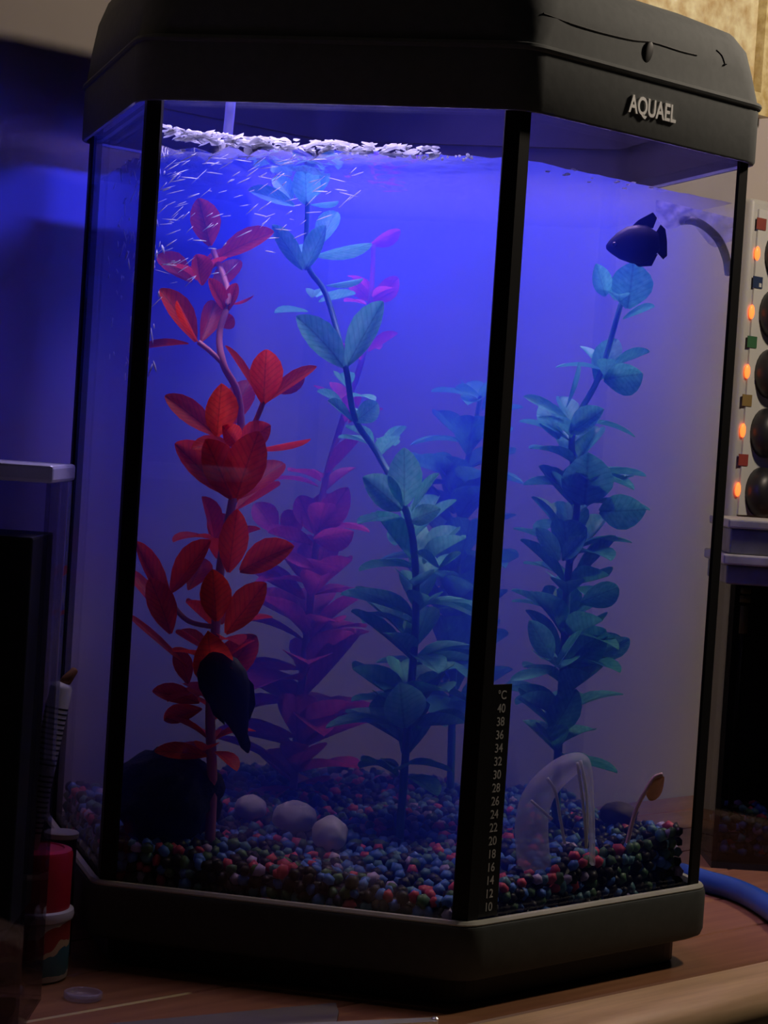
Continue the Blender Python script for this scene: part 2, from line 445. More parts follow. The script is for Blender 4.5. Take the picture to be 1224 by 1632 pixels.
nt.links.new(lw.outputs['Facing'], mrg.inputs[0]); nt.links.new(mrg.outputs[0], mx2.inputs[0])
nt.links.new(gl.outputs[0], mx.inputs[1]); nt.links.new(tl.outputs[0], mx.inputs[2])
nt.links.new(tr.outputs[0], mx2.inputs[1]); nt.links.new(mx.outputs[0], mx2.inputs[2])
nt.links.new(mx2.outputs[0], nt.nodes['Material Output'].inputs['Surface'])
from_bm('water_surface', bm, sm, wa, WO, True)

# foam and bubbles at the water line (stuff)
foam = mat('foam', (0.9, 0.92, 1.0), 0.3, var=0.05, trans=0.8)
ico = bmesh.new(); bmesh.ops.create_icosphere(ico, subdivisions=1, radius=1.0)
IV = [v.co.copy() for v in ico.verts]; IF = [[v.index for v in f.verts] for f in ico.faces]; ico.free()
def blob(V, F, M, jit=0.0):
    b = len(V)
    for q in IV:
        s = 1 + rnd.uniform(-jit, jit)
        V.append(M @ (q * s))
    F.extend([[b + i for i in f] for f in IF])
face_m = lambda a, b, t, inset: hexc(a, 0.1745 - inset) * (1 - t) + hexc(b, 0.1745 - inset) * t
V, F = [], []
for k in range(300):
    t = rnd.random() ** 1.25 * 0.78
    p = face_m(5, 0, t + 0.015, rnd.uniform(0.0005, 0.010))
    zz = Z_WAT + 0.004 * (1 - t) + rnd.choice((-0.0005, 0.0012, 0.0032)) + rnd.uniform(-.0006, .0006) + 0.003 * math.exp(-t * 14)
    M = Matrix.Translation(Vector((p.x, p.y, zz))) @ Matrix.Rotation(math.radians(-13.7), 4, 'Z') @ Matrix.Rotation(rnd.uniform(-.5, .5), 4, 'Y') @ Matrix.Diagonal((rnd.uniform(.0012, .0045), .0009, rnd.uniform(.0004, .0011), 1))
    blob(V, F, M, 0.3)
for k in range(16):
    t = rnd.uniform(0.70, 0.90); p = face_m(5, 0, t, 0.002); s = rnd.uniform(.0005, .0011)
    blob(V, F, Matrix.Translation(Vector((p.x, p.y, Z_WAT + rnd.uniform(-.001, .0015)))) @ Matrix.Diagonal((s, s, s, 1)), 0.2)
for k in range(14):
    t = rnd.uniform(0.05, 0.7); p = face_m(0, 1, t, 0.002); s = rnd.uniform(.0004, .0009)
    blob(V, F, Matrix.Translation(Vector((p.x, p.y, Z_WAT + rnd.uniform(-.003, .0015)))) @ Matrix.Diagonal((s * 1.8, s, s * .7, 1)), 0.2)
fo = from_py('foam_line', V, F, foam, None, None, True)
tag(fo, 'bright white foam and bubbles along the water line', 'foam', kind='stuff')
# swirling streaks of fine bubbles near the left corner (stuff)
V, F = [], []
def streak(p, dirv, ln, r):
    x = dirv.normalized(); y = x.cross(Vector((0, 1, 0.1))).normalized(); z = x.cross(y)
    blob(V, F, basis(x, y, z, p) @ Matrix.Diagonal((ln, r, r, 1)), 0.35)
for k in range(150):
    t = rnd.random() ** 2.0 * 0.55 + 0.02
    dep = rnd.random() ** 1.3 * (0.075 - 0.09 * t)
    if dep < 0: continue
    p = face_m(5, 0, t, rnd.uniform(0.001, 0.012)); p.z = Z_WAT - dep - 0.001
    streak(p, Vector((1, -0.2, 0.25 + rnd.uniform(-.5, .9))), rnd.uniform(.0012, .0052), rnd.uniform(.00016, .0003))
for k in range(150):
    t = rnd.random() ** 1.3 * 0.75 + 0.06
    dep = rnd.random() ** 1.4 * 0.11
    p = face_m(5, 4, t, rnd.uniform(0.001, 0.012)); p.z = Z_WAT - dep
    streak(p, Vector((rnd.uniform(-.4, .4), rnd.uniform(-.6, .6), 1.0)), rnd.uniform(.001, .0045), rnd.uniform(.0003, .0006))
tag(from_py('bubble_streaks', V, F, mat('bubble', (0.9, 0.92, 1), 0.3, trans=0.4), None, None, True), 'swirling streaks of fine bubbles below the water line near the left post', 'bubbles', kind='stuff')

# ------------------------------------------------------------------ gravel
def gz(x, y):
    p = Vector((x, y, 0)); L = (p - hexc(5)).length; R = (p - hexc(1)).length
    z = 0.051 + 0.032 * (y + 0.17) * 1.0
    z += 0.006 * math.exp(-(L / 0.06) ** 2) + 0.012 * math.exp(-(R / 0.08) ** 2) - 0.002 * math.exp(-((p - hexc(0)).length / 0.05) ** 2)
    z += 0.002 * math.sin(x * 70) * math.sin(y * 60 + 1)
    return min(z, 0.082)
bm = bmesh.new(); prev = None; NR, NA = 14, 48
cv = bm.verts.new((0, 0, gz(0, 0) - 0.003)); rim = None
for k in range(1, NR + 1):
    cur = []
    for j in range(NA):
        a = 2 * math.pi * j / NA + HA; r = hexr(a, 0.1655) * k / NR
        x, y = r * math.cos(a), r * math.sin(a)
        cur.append(bm.verts.new((x, y, gz(x, y) - 0.004 - (0.001 if k == NR else 0))))
    for j in range(NA):
        if prev is None: bm.faces.new((cv, cur[j], cur[(j + 1) % NA]))
        else: bm.faces.new((prev[j], cur[j], cur[(j + 1) % NA], prev[(j + 1) % NA]))
    prev = cur
low = [bm.verts.new((v.co.x, v.co.y, 0.0312)) for v in prev]
for j in range(NA): bm.faces.new((prev[j], low[j], low[(j + 1) % NA], prev[(j + 1) % NA]))
bm.faces.new(low)
GC = [('black', (0.02, 0.02, 0.022)), ('blue', (0.10, 0.26, 0.75)), ('green', (0.10, 0.22, 0.10)), ('pink', (0.75, 0.10, 0.16)), ('lilac', (0.55, 0.45, 0.75)), ('teal', (0.12, 0.30, 0.36))]
GM = [mat('gravel_' + n_, c_, 0.45, var=0.25, scale=200) for n_, c_ in GC]
GW = [0.40, 0.21, 0.13, 0.10, 0.06, 0.10]
gb = from_bm('gravel_bed', bm, GM[0], None, None, True)
tag(gb, 'deep bed of mixed coloured gravel on the aquarium floor', 'gravel', kind='stuff')
cands = []
for i, (a, b) in enumerate(((5, 0), (0, 1), (4, 5))):      # stones pressed against the front panes
    nseg = 30
    for k in range(nseg):
        for row in range(7):
            t = (k + 0.5 + rnd.uniform(-.35, .35) + 0.5 * (row % 2)) / (nseg + 0.5)
            if t > 0.985 or t < 0.012: continue
            p = face_m(a, b, t, 0.0058 + rnd.uniform(0, .0012))
            z = 0.0365 + row * 0.0052 + rnd.uniform(-.0012, .0012)
            if z > gz(p.x, p.y): continue
            sz = (0 if (a, b) == (0, 1) else 0.2 if (a, b) == (5, 0) else 1.2) + (0 if z > 0.042 else 0.3)
            cands.append((sz, Vector((p.x, p.y, z))))
st = 0.0068
ix = int(0.18 / st) + 1
for i in range(-ix, ix + 1):
    for j in range(-ix, ix + 1):
        p = Vector((i * st + (j % 2) * st / 2 + rnd.uniform(-.0015, .0015), j * st + rnd.uniform(-.0015, .0015), 0))
        if not hexin(p, 0.167): continue
        p.z = gz(p.x, p.y) - 0.001 + rnd.uniform(-.001, .0012)
        cands.append((0.35 + (p.y + 0.16) * 6 + rnd.random() * .15, p))
for i in (0, 1, 5, 4):                                   # stones in the corners behind the posts
    z = 0.0365
    while z < gz(*(hexc(i, 0.1700).xy)) + 0.001:
        c_ = hexc(i, 0.1695 + rnd.uniform(-.0004, .0004)); cands.append((0.02 if i in (0, 1) else 0.3, Vector((c_.x, c_.y, z))))
        for j_ in (i - 1, (i + 1) % 6):
            e_ = (hexc(j_) - hexc(i)).normalized(); f_ = hexc(i, 0.1690) + e_ * rnd.uniform(.0055, .0068)
            cands.append((0.03 if i in (0, 1) else 0.31, Vector((f_.x, f_.y, z + rnd.uniform(-.001, .001)))))
        z += 0.0052
cands.sort(key=lambda c: c[0])
pm = []
for ci, (n_, c_) in enumerate(GC):
    shapes = []
    for s_ in range(2):
        b2 = bmesh.new(); bmesh.ops.create_icosphere(b2, subdivisions=1, radius=1.0)
        for v in b2.verts: v.co *= rnd.uniform(0.8, 1.15)
        me = bpy.data.meshes.new('pebble'); b2.to_mesh(me); b2.free(); me.materials.append(GM[ci]); shapes.append(me)
        for p in me.polygons: p.use_smooth = True
    pm.append(shapes)
V, F, MI = [], [], []
for k, (_, p) in enumerate(cands):
    ci = rnd.choices(range(6), GW)[0]
    # patches as in the photo: blue by the front corner, dark towards the right
    if _ < 0.3 and p.x > 0.125: ci = rnd.choices(range(6), [0.5, 0.08, 0.25, 0.02, 0.03, 0.12])[0]
    r = rnd.uniform(0.0030, 0.0042)
    rot = (rnd.uniform(0, 6), rnd.uniform(0, 6), rnd.uniform(0, 6)); scl = (r, r * rnd.uniform(.75, 1.1), r * rnd.uniform(.7, 1))
    if k < 300:
        o = bpy.data.objects.new('pebble', pm[ci][k % 2]); C.objects.link(o)
        o.location = p; o.rotation_euler = rot; o.scale = scl
        n_ = GC[ci][0]
        q_ = [p.dot(Vector((math.cos(HA + (i_ + .5) * math.pi / 3), math.sin(HA + (i_ + .5) * math.pi / 3), 0))) for i_ in range(6)]
        i_ = max(range(6), key=lambda j_: q_[j_])
        if q_[i_] < 0.142: wh = 'lying on top of the gravel bed in the hexagonal aquarium'
        else:
            pane = {0: 'right-hand pane beside the thermometer strip', 5: 'wide middle pane', 4: 'narrow left pane'}.get(i_, 'rear pane')
            lvl = 'at the bottom of' if p.z < 0.0395 else 'high against' if p.z > gz(p.x, p.y) - 0.005 else 'pressed against'
            wh = lvl + ' the ' + pane
        tag(o, n_ + ' gravel pebble ' + wh, 'pebble', n_ + ' pebbles ' + wh)
    else:
        M = Matrix.LocRotScale(p, __import__('mathutils').Euler(rot), Vector(scl))
        f0 = len(F); blob(V, F, M, 0.15); MI += [ci] * (len(F) - f0)
me = bpy.data.meshes.new('loose_gravel'); me.from_pydata(V, [], F)
for m_ in GM: me.materials.append(m_)
for p, i in zip(me.polygons, MI): p.material_index = i; p.use_smooth = True
lg = link('loose_gravel', me); tag(lg, 'small mixed gravel further back on the aquarium floor', 'gravel', kind='stuff')

# ------------------------------------------------------------------ plants
def leaf_mesh(cup, bend):
    b2 = bmesh.new(); ss = (0, .12, .3, .48, .66, .82, .93, .98, 1.0); rows = 8; cols = (-1, -0.55, 0, 0.55, 1); R = []
    for i in range(rows + 1):
        s = ss[i]
        wv = (math.sin(math.pi * s ** 1.35) ** 0.55 if 0 < s < 1 else 0.0)
        wv = max(wv, 0.10 if i == 0 else 0.12) * 0.5
        R.append([b2.verts.new((c * wv, s, cup * (abs(c) ** 1.5) * wv + bend * s * s - (0.02 if c == 0 else 0))) for c in cols])
    for a, b in zip(R, R[1:]):
        for k in range(4): b2.faces.new((a[k], a[k + 1], b[k + 1], b[k]))
    me = bpy.data.meshes.new('leaf'); b2.to_mesh(me); b2.free()
    for p in me.polygons: p.use_smooth = True
    return me
def plant_mat(name, c1, c2, tr=0.45):
    """moulded plastic leaf: darker midrib and side veins, paler rim"""
    m = mat(name, c1, 0.45, col2=c2, scale=6, trans=tr)
    nt = m.node_tree; n = nt.nodes; l = nt.links
    rp = next(x for x in n if x.type == 'VALTORGB')
    tc = next(x for x in n if x.type == 'TEX_COORD')
    sp = n.new('ShaderNodeSeparateXYZ'); l.new(tc.outputs['Object'], sp.inputs[0])
    def mt(op, a, b=None, c=None):
        q = n.new('ShaderNodeMath'); q.operation = op
        for i, v in enumerate((a, b, c)):
            if v is None: continue
            if isinstance(v, (int, float)): q.inputs[i].default_value = v
            else: l.new(v, q.inputs[i])
        return q.outputs[0]
    ax_ = mt('ABSOLUTE', sp.outputs['X'])
    rib = mt('SUBTRACT', 1.0, mt('MINIMUM', mt('MULTIPLY', ax_, 28.0), 1.0))
    ph = mt('MULTIPLY_ADD', ax_, -38.0, mt('MULTIPLY', sp.outputs['Y'], 55.0))
    vein = mt('POWER', mt('MULTIPLY_ADD', mt('SINE', ph), 0.5, 0.5), 5.0)
    dark_ = mt('MULTIPLY_ADD', rib, 0.45, mt('MULTIPLY', vein, 0.22))
    mxc = n.new('ShaderNodeMix'); mxc.data_type = 'RGBA'; mxc.blend_type = 'MIX'
    l.new(dark_, mxc.inputs['Factor']); l.new(rp.outputs[0], mxc.inputs[6]); mxc.inputs[7].default_value = (*[c * 0.25 for c in c1], 1)
    for lk in list(l):
        if lk.from_node == rp and lk.to_node != mxc: 
            to = lk.to_socket; l.remove(lk); l.new(mxc.outputs[2], to)
    return m
def leaf_set(m):
    out = []
    for cup, bend in ((0.35, -0.10), (0.25, -0.25), (0.5, 0.08), (0.2, -0.4)):
        me = leaf_mesh(cup, bend); me.materials.append(m); out.append(me)
    return out
def add_leaf(root, meshes, b, t, wid, roll=0.0, tiltd=0.0, k=0, dd=(0, 0)):
    """leaf from base to tip, both in world space; wid metres; roll turns it about its length"""
    y = (t - b); L = y.length; y.normalize()
    z = (CAMP - b).normalized(); z = (z - y * z.dot(y)).normalized()
    z = Matrix.Rotation(roll, 3, y) @ z; x = y.cross(z)
    o = bpy.data.objects.new('leaf', meshes[k % len(meshes)]); C.objects.link(o); o.parent = root
    o.matrix_local = basis(x * wid, y * L, z * min(L, wid * 1.6), b - root.location)
    return o
def whorl(root, meshes, c, n, ln, wid, up=0.6, jit=0.3, ph=None):
    ph = rnd.uniform(0, 6) if ph is None else ph
    for k in range(n):
        a = ph + 2 * math.pi * k / n + rnd.uniform(-jit, jit)
        l_ = ln * rnd.uniform(.8, 1.15); e = up + rnd.uniform(-.45, .45)
        d = Vector((math.cos(a) * math.cos(e), math.sin(a) * math.cos(e), math.sin(e)))
        b = c + d * 0.003 + Vector((0, 0, rnd.uniform(-.007, .007)))
        y = d; z = Vector((-math.cos(a) * math.sin(e), -math.sin(a) * math.sin(e), math.cos(e))); x = y.cross(z)
        t_ = b + d * l_
        if not hexin(Vector((t_.x, t_.y, 0)), 0.168):
            for s_ in (0.75, 0.5, 0.3):
                t_ = b + d * l_ * s_
                if hexin(Vector((t_.x, t_.y, 0)), 0.168): l_ *= s_; break
            else: continue
        wv = wid * rnd.uniform(.8, 1.1)
        o = bpy.data.objects.new('leaf', meshes[rnd.randrange(len(meshes))]); C.objects.link(o); o.parent = root
        o.matrix_local = basis(x * wv, y * l_, z * min(l_, wv * 1.6), b - root.location)
def plant(name, label, group, stem_px, m_leaf, m_stem, srad, explicit, whorls, d0):
    pts = [at(*p) for p in stem_px]
    base = pts[0].copy(); base.z = gz(base.x, base.y) - 0.002
    root = empty(name, base); tag(root, label, 'plant', group)
    sp = smoothpts([base] + pts[1:], 5)
    bm = bmesh.new(); tube(bm, [p - base for p in sp], [srad * (1.25 - 0.6 * i / len(sp)) for i in range(len(sp))], 7)
    from_bm('stem', bm, m_stem, root, None, True)
    ms = leaf_set(m_leaf)
    for k, e in enumerate(explicit):
        bx, by, bd, tx, ty, td, wpx, rl = e
        b = at(bx, by, bd); t = at(tx, ty, td)
        for kk in range(14):
            if not hexin(Vector((t.x, t.y, 0)), 0.1685): td += 0.005; t = at(tx, ty, td)
            if not hexin(Vector((b.x, b.y, 0)), 0.1685): bd += 0.005; b = at(bx, by, bd)
        add_leaf(root, ms, b, t, wpx * bd / FPX * 1.08, rl, k=k)
    for (px, py, d, n, lpx, wpx, up) in whorls:
        whorl(root, ms, at(px, py, d), n, lpx * d / FPX, wpx * d / FPX, up)
    return root, base
red = plant_mat('red_leaf', (0.88, 0.03, 0.02), (1.0, 0.09, 0.04), 0.6)
reds = mat('red_stem', (0.75, 0.25, 0.35), 0.45, trans=0.2)
D = 1.105
RL = [
 (335,392,D+.02, 318,318,D+.01,46,.2),(345,412,D+.02, 424,364,D,40,-.7),(322,455,D, 312,406,D,36,.5),(340,470,D+.02,378,402,D+.03,34,-.4),
 (305,450,D+.02,252,404,D+.02,40,.6),(312,545,D-.01,268,458,D-.02,46,.7),(316,545,D-.02,284,478,D-.035,18,-1.0),(300,548,D-.01,206,545,D-.03,24,.9),
 (320,545,D,346,478,D+.02,34,.2),(362,500,D,340,445,D-.01,26,.6),(364,495,D,378,452,D,20,-.3),(368,485,D,408,476,D+.01,10,1.0),(350,520,D,372,505,D,26,.2),
 (416,642,D-.02,368,548,D-.03,24,1.1),(420,644,D-.02,424,556,D-.025,50,0.1),(424,642,D-.02,490,576,D-.03,30,-.9),(436,625,D,488,604,D+.01,24,.8),
 (346,695,D-.01,270,628,D-.02,38,.4),(346,695,D-.015,352,608,D-.03,50,.2),(358,690,D+.01,396,596,D+.02,44,-.2),
 (370,795,D-.015,332,703,D-.035,58,.3),(376,795,D-.02,404,698,D-.04,62,-.2),(366,790,D,276,708,D-.01,52,.4),(382,795,D,446,722,D+.01,46,-.5),
 (402,718,D,494,702,D-.02,16,.9),(385,712,D-.01,422,680,D-.02,42,-.3),(380,710,D-.01,352,678,D-.02,34,.3),(370,708,D,320,700,D-.03,30,.9),
 (364,912,D,378,816,D-.02,44,.1),(382,910,D-.01,452,868,D-.03,50,-.5),(272,975,D,214,864,D-.02,32,.5),(276,1000,D-.01,203,892,D-.02,26,.6),
 (272,945,D,330,862,D-.02,44,-.6),(300,940,D,330,880,D+.02,40,.0),(345,990,D-.02,338,905,D-.04,48,.1),(272,1010,D-.01,250,930,D-.02,44,.3),
 (300,1065,D-.01,196,972,D-.03,16,.8),(318,1120,D,250,1095,D-.01,34,.6),(322,1130,D,262,1148,D,30,.3),(330,1205,D-.01,258,1188,D-.03,30,.6),
 (360,1010,D-.02,420,930,D-.03,48,-.3),(300,1090,D,285,1035,D,30,.2),(340,1090,D,330,1000,D-.03,60,.1),(345,1100,D,395,1010,D,56,-.3)]
RWH = [(340,1060,D,5,75,52,.5),(330,1130,D,6,72,50,.4),(335,1195,D,6,68,46,.3),(350,1000,D+.01,5,75,50,.6),(345,880,D+.02,5,75,42,.7),(370,800,D+.02,4,80,44,.8),(320,440,D+.02,4,55,30,.6)]
pr, pbase = plant('red_plant', 'tall red plastic plant behind the left front pane, nearest the glass', 'plastic plants in the aquarium',
    [(335,1330,D),(338,1240,D),(335,1130,D),(342,1020,D),(352,900,D),(372,790,D),(384,700,D),(378,625,D-.005),(356,580,D-.01),(350,530,D-.005),(364,470,D),(340,400,D+.02)], red, reds, 0.0022, RL, RWH, D)
for pp in ([(356,580,D-.01),(335,560,D-.01),(316,545,D-.01)], [(384,702,D),(405,675,D-.01),(420,640,D-.02)], [(345,1000,D),(300,990,D),(272,960,D)]):
    bm = bmesh.new(); tube(bm, [p - pbase for p in smoothpts([at(*q) for q in pp], 5)], 0.0013, 7); from_bm('branch', bm, reds, pr, None, True)

pink = plant_mat('pink_leaf', (0.80, 0.05, 0.22), (0.95, 0.16, 0.40), 0.4)
D2 = 1.265
PL = [(455,888,D2,538,906,D2-.03,30,.8),(500,905,D2-.02,460,885,D2-.04,20,.6),(500,860,D2-.02,565,845,D2-.03,40,.4),(505,850,D2,545,795,D2-.02,44,.1),(500,850,D2,478,790,D2,40,.2),
 (440,850,D2,410,800,D2,40,.3),(450,850,D2,480,820,D2,40,-.3),(590,480,D2,640,450,D2,34,.4),(590,480,D2,560,445,D2,34,.4),(590,390,D2,640,372,D2,26,.5)]
PWH = [(470,1240,D2,7,115,70,.3),(475,1190,D2,7,120,74,.4),(480,1130,D2,7,125,74,.4),(485,1070,D2,7,125,74,.4),(490,1010,D2,7,125,72,.5),(495,945,D2,7,105,66,.4),(505,860,D2,5,75,46,.5),(515,770,D2,5,75,42,.6),(550,660,D2,4,60,34,.6),(580,560,D2,4,55,30,.6),(590,470,D2,4,50,28,.6)]
plant('pink_plant', 'pinkish red plastic plant deep in the haze behind the red one', 'plastic plants in the aquarium',
    [(465,1290,D2),(475,1150,D2),(490,1000,D2),(505,860,D2),(520,760,D2),(555,640,D2),(580,560,D2),(592,460,D2),(595,390,D2)], pink, reds, 0.002, PL, PWH, D2)

green = plant_mat('green_leaf', (0.12, 0.75, 0.40), (0.30, 0.95, 0.60), 0.4)
teal = plant_mat('teal_leaf', (0.06, 0.50, 0.32), (0.18, 0.75, 0.50), 0.35)
gst = mat('green_stem', (0.10, 0.40, 0.28), 0.45, trans=0.2)
D3 = 1.16
GL = [(488,326,D3,487,262,D3-.02,42,.1),(470,328,D3,404,298,D3-.02,28,.7),(495,326,D3,540,319,D3-.02,14,.9),(466,318,D3,442,276,D3,30,.4),(505,312,D3,520,270,D3,26,-.4),
 (482,430,D3,442,362,D3-.02,30,.4),(486,430,D3,522,358,D3-.02,32,-.4),(500,408,D3,586,402,D3-.02,26,.8),(505,395,D3,535,334,D3+.01,34,-.3),(490,425,D3,490,380,D3+.02,30,.1),
 (520,455,D3,578,442,D3,16,1.0),(548,585,D3-.035,496,508,D3-.055,50,.5),(553,583,D3-.035,606,482,D3-.055,46,-.4),(540,540,D3-.03,492,514,D3-.04,14,1.0),
 (562,672,D3,520,640,D3-.02,22,.9),(566,672,D3,604,645,D3,34,.2),
 (640,812,D3-.01,584,762,D3-.03,48,.3),(644,806,D3-.01,646,728,D3-.03,52,.1),(656,815,D3-.01,702,756,D3-.02,22,-1.0),(655,830,D3,682,815,D3-.03,30,-.3),
 (700,905,D3+.03,668,880,D3,22,.9),(700,905,D3+.03,728,880,D3,16,-.9),(645,1160,D3,636,1085,D3-.01,66,.2),(640,1130,D3,590,1118,D3,36,.4)]
GWH = [(555,640,D3+.02,5,55,34,.5),(600,720,D3+.03,5,60,38,.5),(655,860,D3+.03,6,85,55,.5),(668,915,D3+.03,7,100,64,.5),(664,975,D3+.03,7,110,68,.5),(658,1040,D3+.03,7,112,70,.5),(652,1105,D3+.03,7,112,70,.45),(645,1170,D3+.03,7,105,66,.4),(640,1225,D3+.02,6,90,56,.3),(500,480,D3+.03,4,55,30,.4)]
plant('green_plant', 'tall bright green plastic plant in the middle reaching the water line', 'plastic plants in the aquarium',
    [(640,1290,D3),(650,1150,D3+.02),(662,1000,D3+.02),(660,880,D3+.01),(642,800,D3-.005),(600,720,D3+.01),(565,665,D3),(550,580,D3-.03),(520,470,D3-.005),(490,420,D3),(490,320,D3),(488,280,D3)], green, gst, 0.0018, GL, GWH, D3)

D4 = 1.20
TL = [(965,472,D4,952,424,D4-.02,30,.2),(1000,492,D4,1012,425,D4-.01,64,.2),(962,605,D4-.01,1026,594,D4-.02,52,.3),(950,610,D4,978,536,D4,42,-.2),(902,650,D4,924,578,D4-.02,14,1.0),
 (905,668,D4-.01,842,628,D4-.03,22,.9),(908,690,D4-.01,966,652,D4-.03,38,-.3),(890,700,D4,870,640,D4,40,.2),(932,805,D4-.01,938,728,D4-.03,78,.1),(955,815,D4-.01,1016,816,D4-.03,54,.2),
 (908,788,D4,856,744,D4-.02,22,.8),(892,893,D4-.02,868,850,D4-.04,28,.4),(896,893,D4-.02,930,856,D4-.03,28,-.4),(880,1050,D4-.03,852,998,D4-.05,36,.2),(882,1070,D4-.03,930,1006,D4-.05,18,-.9),
 (880,1070,D4-.03,820,1074,D4-.05,20,.8),(905,1065,D4,962,1004,D4-.01,58,-.2),(945,1050,D4,1006,1022,D4,30,.3),(925,960,D4,985,935,D4,40,.2),(880,1170,D4-.01,910,1110,D4-.02,50,-.1)]
TWH = [(985,500,D4,4,55,32,.4),(965,600,D4,5,62,36,.5),(915,690,D4,6,78,50,.5),(920,755,D4,7,90,58,.5),(918,820,D4,7,95,60,.5),(910,885,D4,7,98,62,.5),(905,945,D4,7,98,62,.5),(900,1005,D4,7,98,62,.5),(896,1070,D4,7,95,60,.5),(892,1130,D4,7,90,56,.4),(890,1190,D4,6,78,50,.35)]
plant('teal_plant', 'bushy blue-green plastic plant behind the right pane beside the thermometer strip', 'plastic plants in the aquarium',
    [(888,1270,D4),(890,1180,D4),(898,1050,D4),(905,920,D4),(920,800,D4),(912,690,D4),(955,600,D4),(985,500,D4),(1000,450,D4)], teal, gst, 0.002, TL, TWH, D4)
D5 = 1.30
BL = [(765,632,D5,728,618,D5-.03,20,.9),(765,632,D5,785,610,D5-.02,20,.5),(720,760,D5,690,722,D5-.02,30,.5),(740,1062,D5-.04,695,1056,D5-.06,18,.9)]
BWH = [(765,650,D5,5,70,38,.4),(745,715,D5,6,90,54,.5),(735,770,D5,7,100,60,.5),(730,830,D5,7,105,64,.5),(728,890,D5,7,110,66,.5),(725,950,D5,7,110,66,.5),(725,1010,D5,7,110,66,.5),(722,1070,D5,7,110,66,.5),(720,1130,D5,7,110,66,.4)]
plant('dim_green_plant', 'dim blue-green plastic plant at the back, partly hidden by the front corner post', 'plastic plants in the aquarium',
    [(720,1230,D5),(722,1080,D5),(728,930,D5),(735,790,D5),(755,690,D5),(768,620,D5)], teal, gst, 0.002, BL, BWH, D5)

# ------------------------------------------------------------------ fish
def fish(name, label, head, tail, depth_px, dorsal, scale_d, m, flip=1):
    """body lofted from head to tail in the picture-plane frame of the fish"""
    h = at(*head); t = at(*tail); ax = (t - h); L = ax.length; ax.normalize()
    side = (CAMP - h).normalized(); side = (side - ax * side.dot(ax)).normalized()
    upd = side.cross(ax) * flip
    root = empty(name, (h + t) / 2); tag(root, label, 'fish')
    O = h - root.location
    def body(prof):
        bm = bmesh.new(); rings = []
        for s, hh, off in prof:
            c = O + ax * (s * L) + upd * off
            rings.append([c + upd * (hh * math.sin(k * math.pi / 7)) + side * (hh * 0.42 * math.cos(k * math.pi / 7)) for k in range(14)])
        loft(bm, rings, True, True); return bm
    def fin(pts, th=0.0005):
        bm = bmesh.new()
        a = [O + ax * (x * L) + upd * y + side * th for x, y in pts]; b = [p - side * 2 * th for p in a]
        loft(bm, [a, b], True, True); return bm
    return root, body, fin, L, O, ax, upd, side
fblk = mat('fish_black', (0.010, 0.010, 0.012), 0.55, var=0.2)
fdark = mat('fish_dark', (0.03, 0.03, 0.06), 0.5, var=0.3)
eye = mat('fish_eye', (0.05, 0.05, 0.06), 0.15)
def eye_on(root, O, ax, upd, side, s, h, L, off):
    bm = bmesh.new(); bmesh.ops.create_uvsphere(bm, u_segments=10, v_segments=8, radius=0.0013)
    from_bm('eye', bm, eye, root, O + ax * (s * L) + upd * h + side * off, True)
rt, body, fin, L, O, ax, upd, side = fish('black_fish', 'black fish with a long pointed tail in front of the red plant', (336, 1040, 1.085), (396, 1200, 1.085), 80, 1, 1, fblk)
bd = from_bm('body', body([(0.0, .0012, 0), (.05, .0068, 0), (.14, .0108, 0.0005), (.27, .0125, 0.0008), (.40, .0117, 0.0010), (.55, .0086, 0.0012), (.70, .0054, 0.0008), (.84, .0028, 0.0), (.90, .0020, 0)]), fblk, rt, None, True)
from_bm('tail_fin', fin([(.84, .0030), (.93, .0026), (1.0, .0004), (1.0, -.0006), (.93, -.0026), (.84, -.0028)]), fblk, rt)
from_bm('dorsal_fin', fin([(.30, .0115), (.42, .0140), (.60, .0115), (.72, .0060), (.55, .0070)]), fblk, rt)
from_bm('anal_fin', fin([(.42, -.0095), (.55, -.0095), (.68, -.0060), (.60, -.0050)]), fblk, rt)
eye_on(rt, O, ax, upd, side, .10, .001, L, .0032)
rt, body, fin, L, O, ax, upd, side = fish('dark_fish', 'dark blue-black fish just below the water line at the right', (966, 394, 1.135), (1062, 384, 1.135), 70, 1, 1, fdark, flip=1)
sg = 1 if upd.z > 0 else -1
F2 = lambda pts: [(x, y * sg) for x, y in pts]
from_bm('body', body([(0, .0010, 0), (.06, .0032, 0), (.20, .0068, 0), (.38, .0095, 0), (.55, .0102, -.0004 * sg), (.70, .0090, 0), (.82, .0060, 0), (.88, .0045, 0)]), fdark, rt, None, True)
from_bm('tail_fin', fin(F2([(.82, .0040), (.93, .0085), (1.0, .0060), (1.01, 0), (.99, -.0075), (.92, -.0090), (.82, -.0050)])), fdark, rt)
from_bm('dorsal_fin', fin(F2([(.42, .0085), (.58, .0120), (.82, .0150), (.88, .0120), (.80, .0070), (.60, .0085)])), fdark, rt)
from_bm('anal_fin', fin(F2([(.40, -.0085), (.50, -.0115), (.72, -.0118), (.84, -.0060), (.60, -.0070)])), fdark, rt)
eye_on(rt, O, ax, upd, side, .13, .001 * sg, L, .0026)

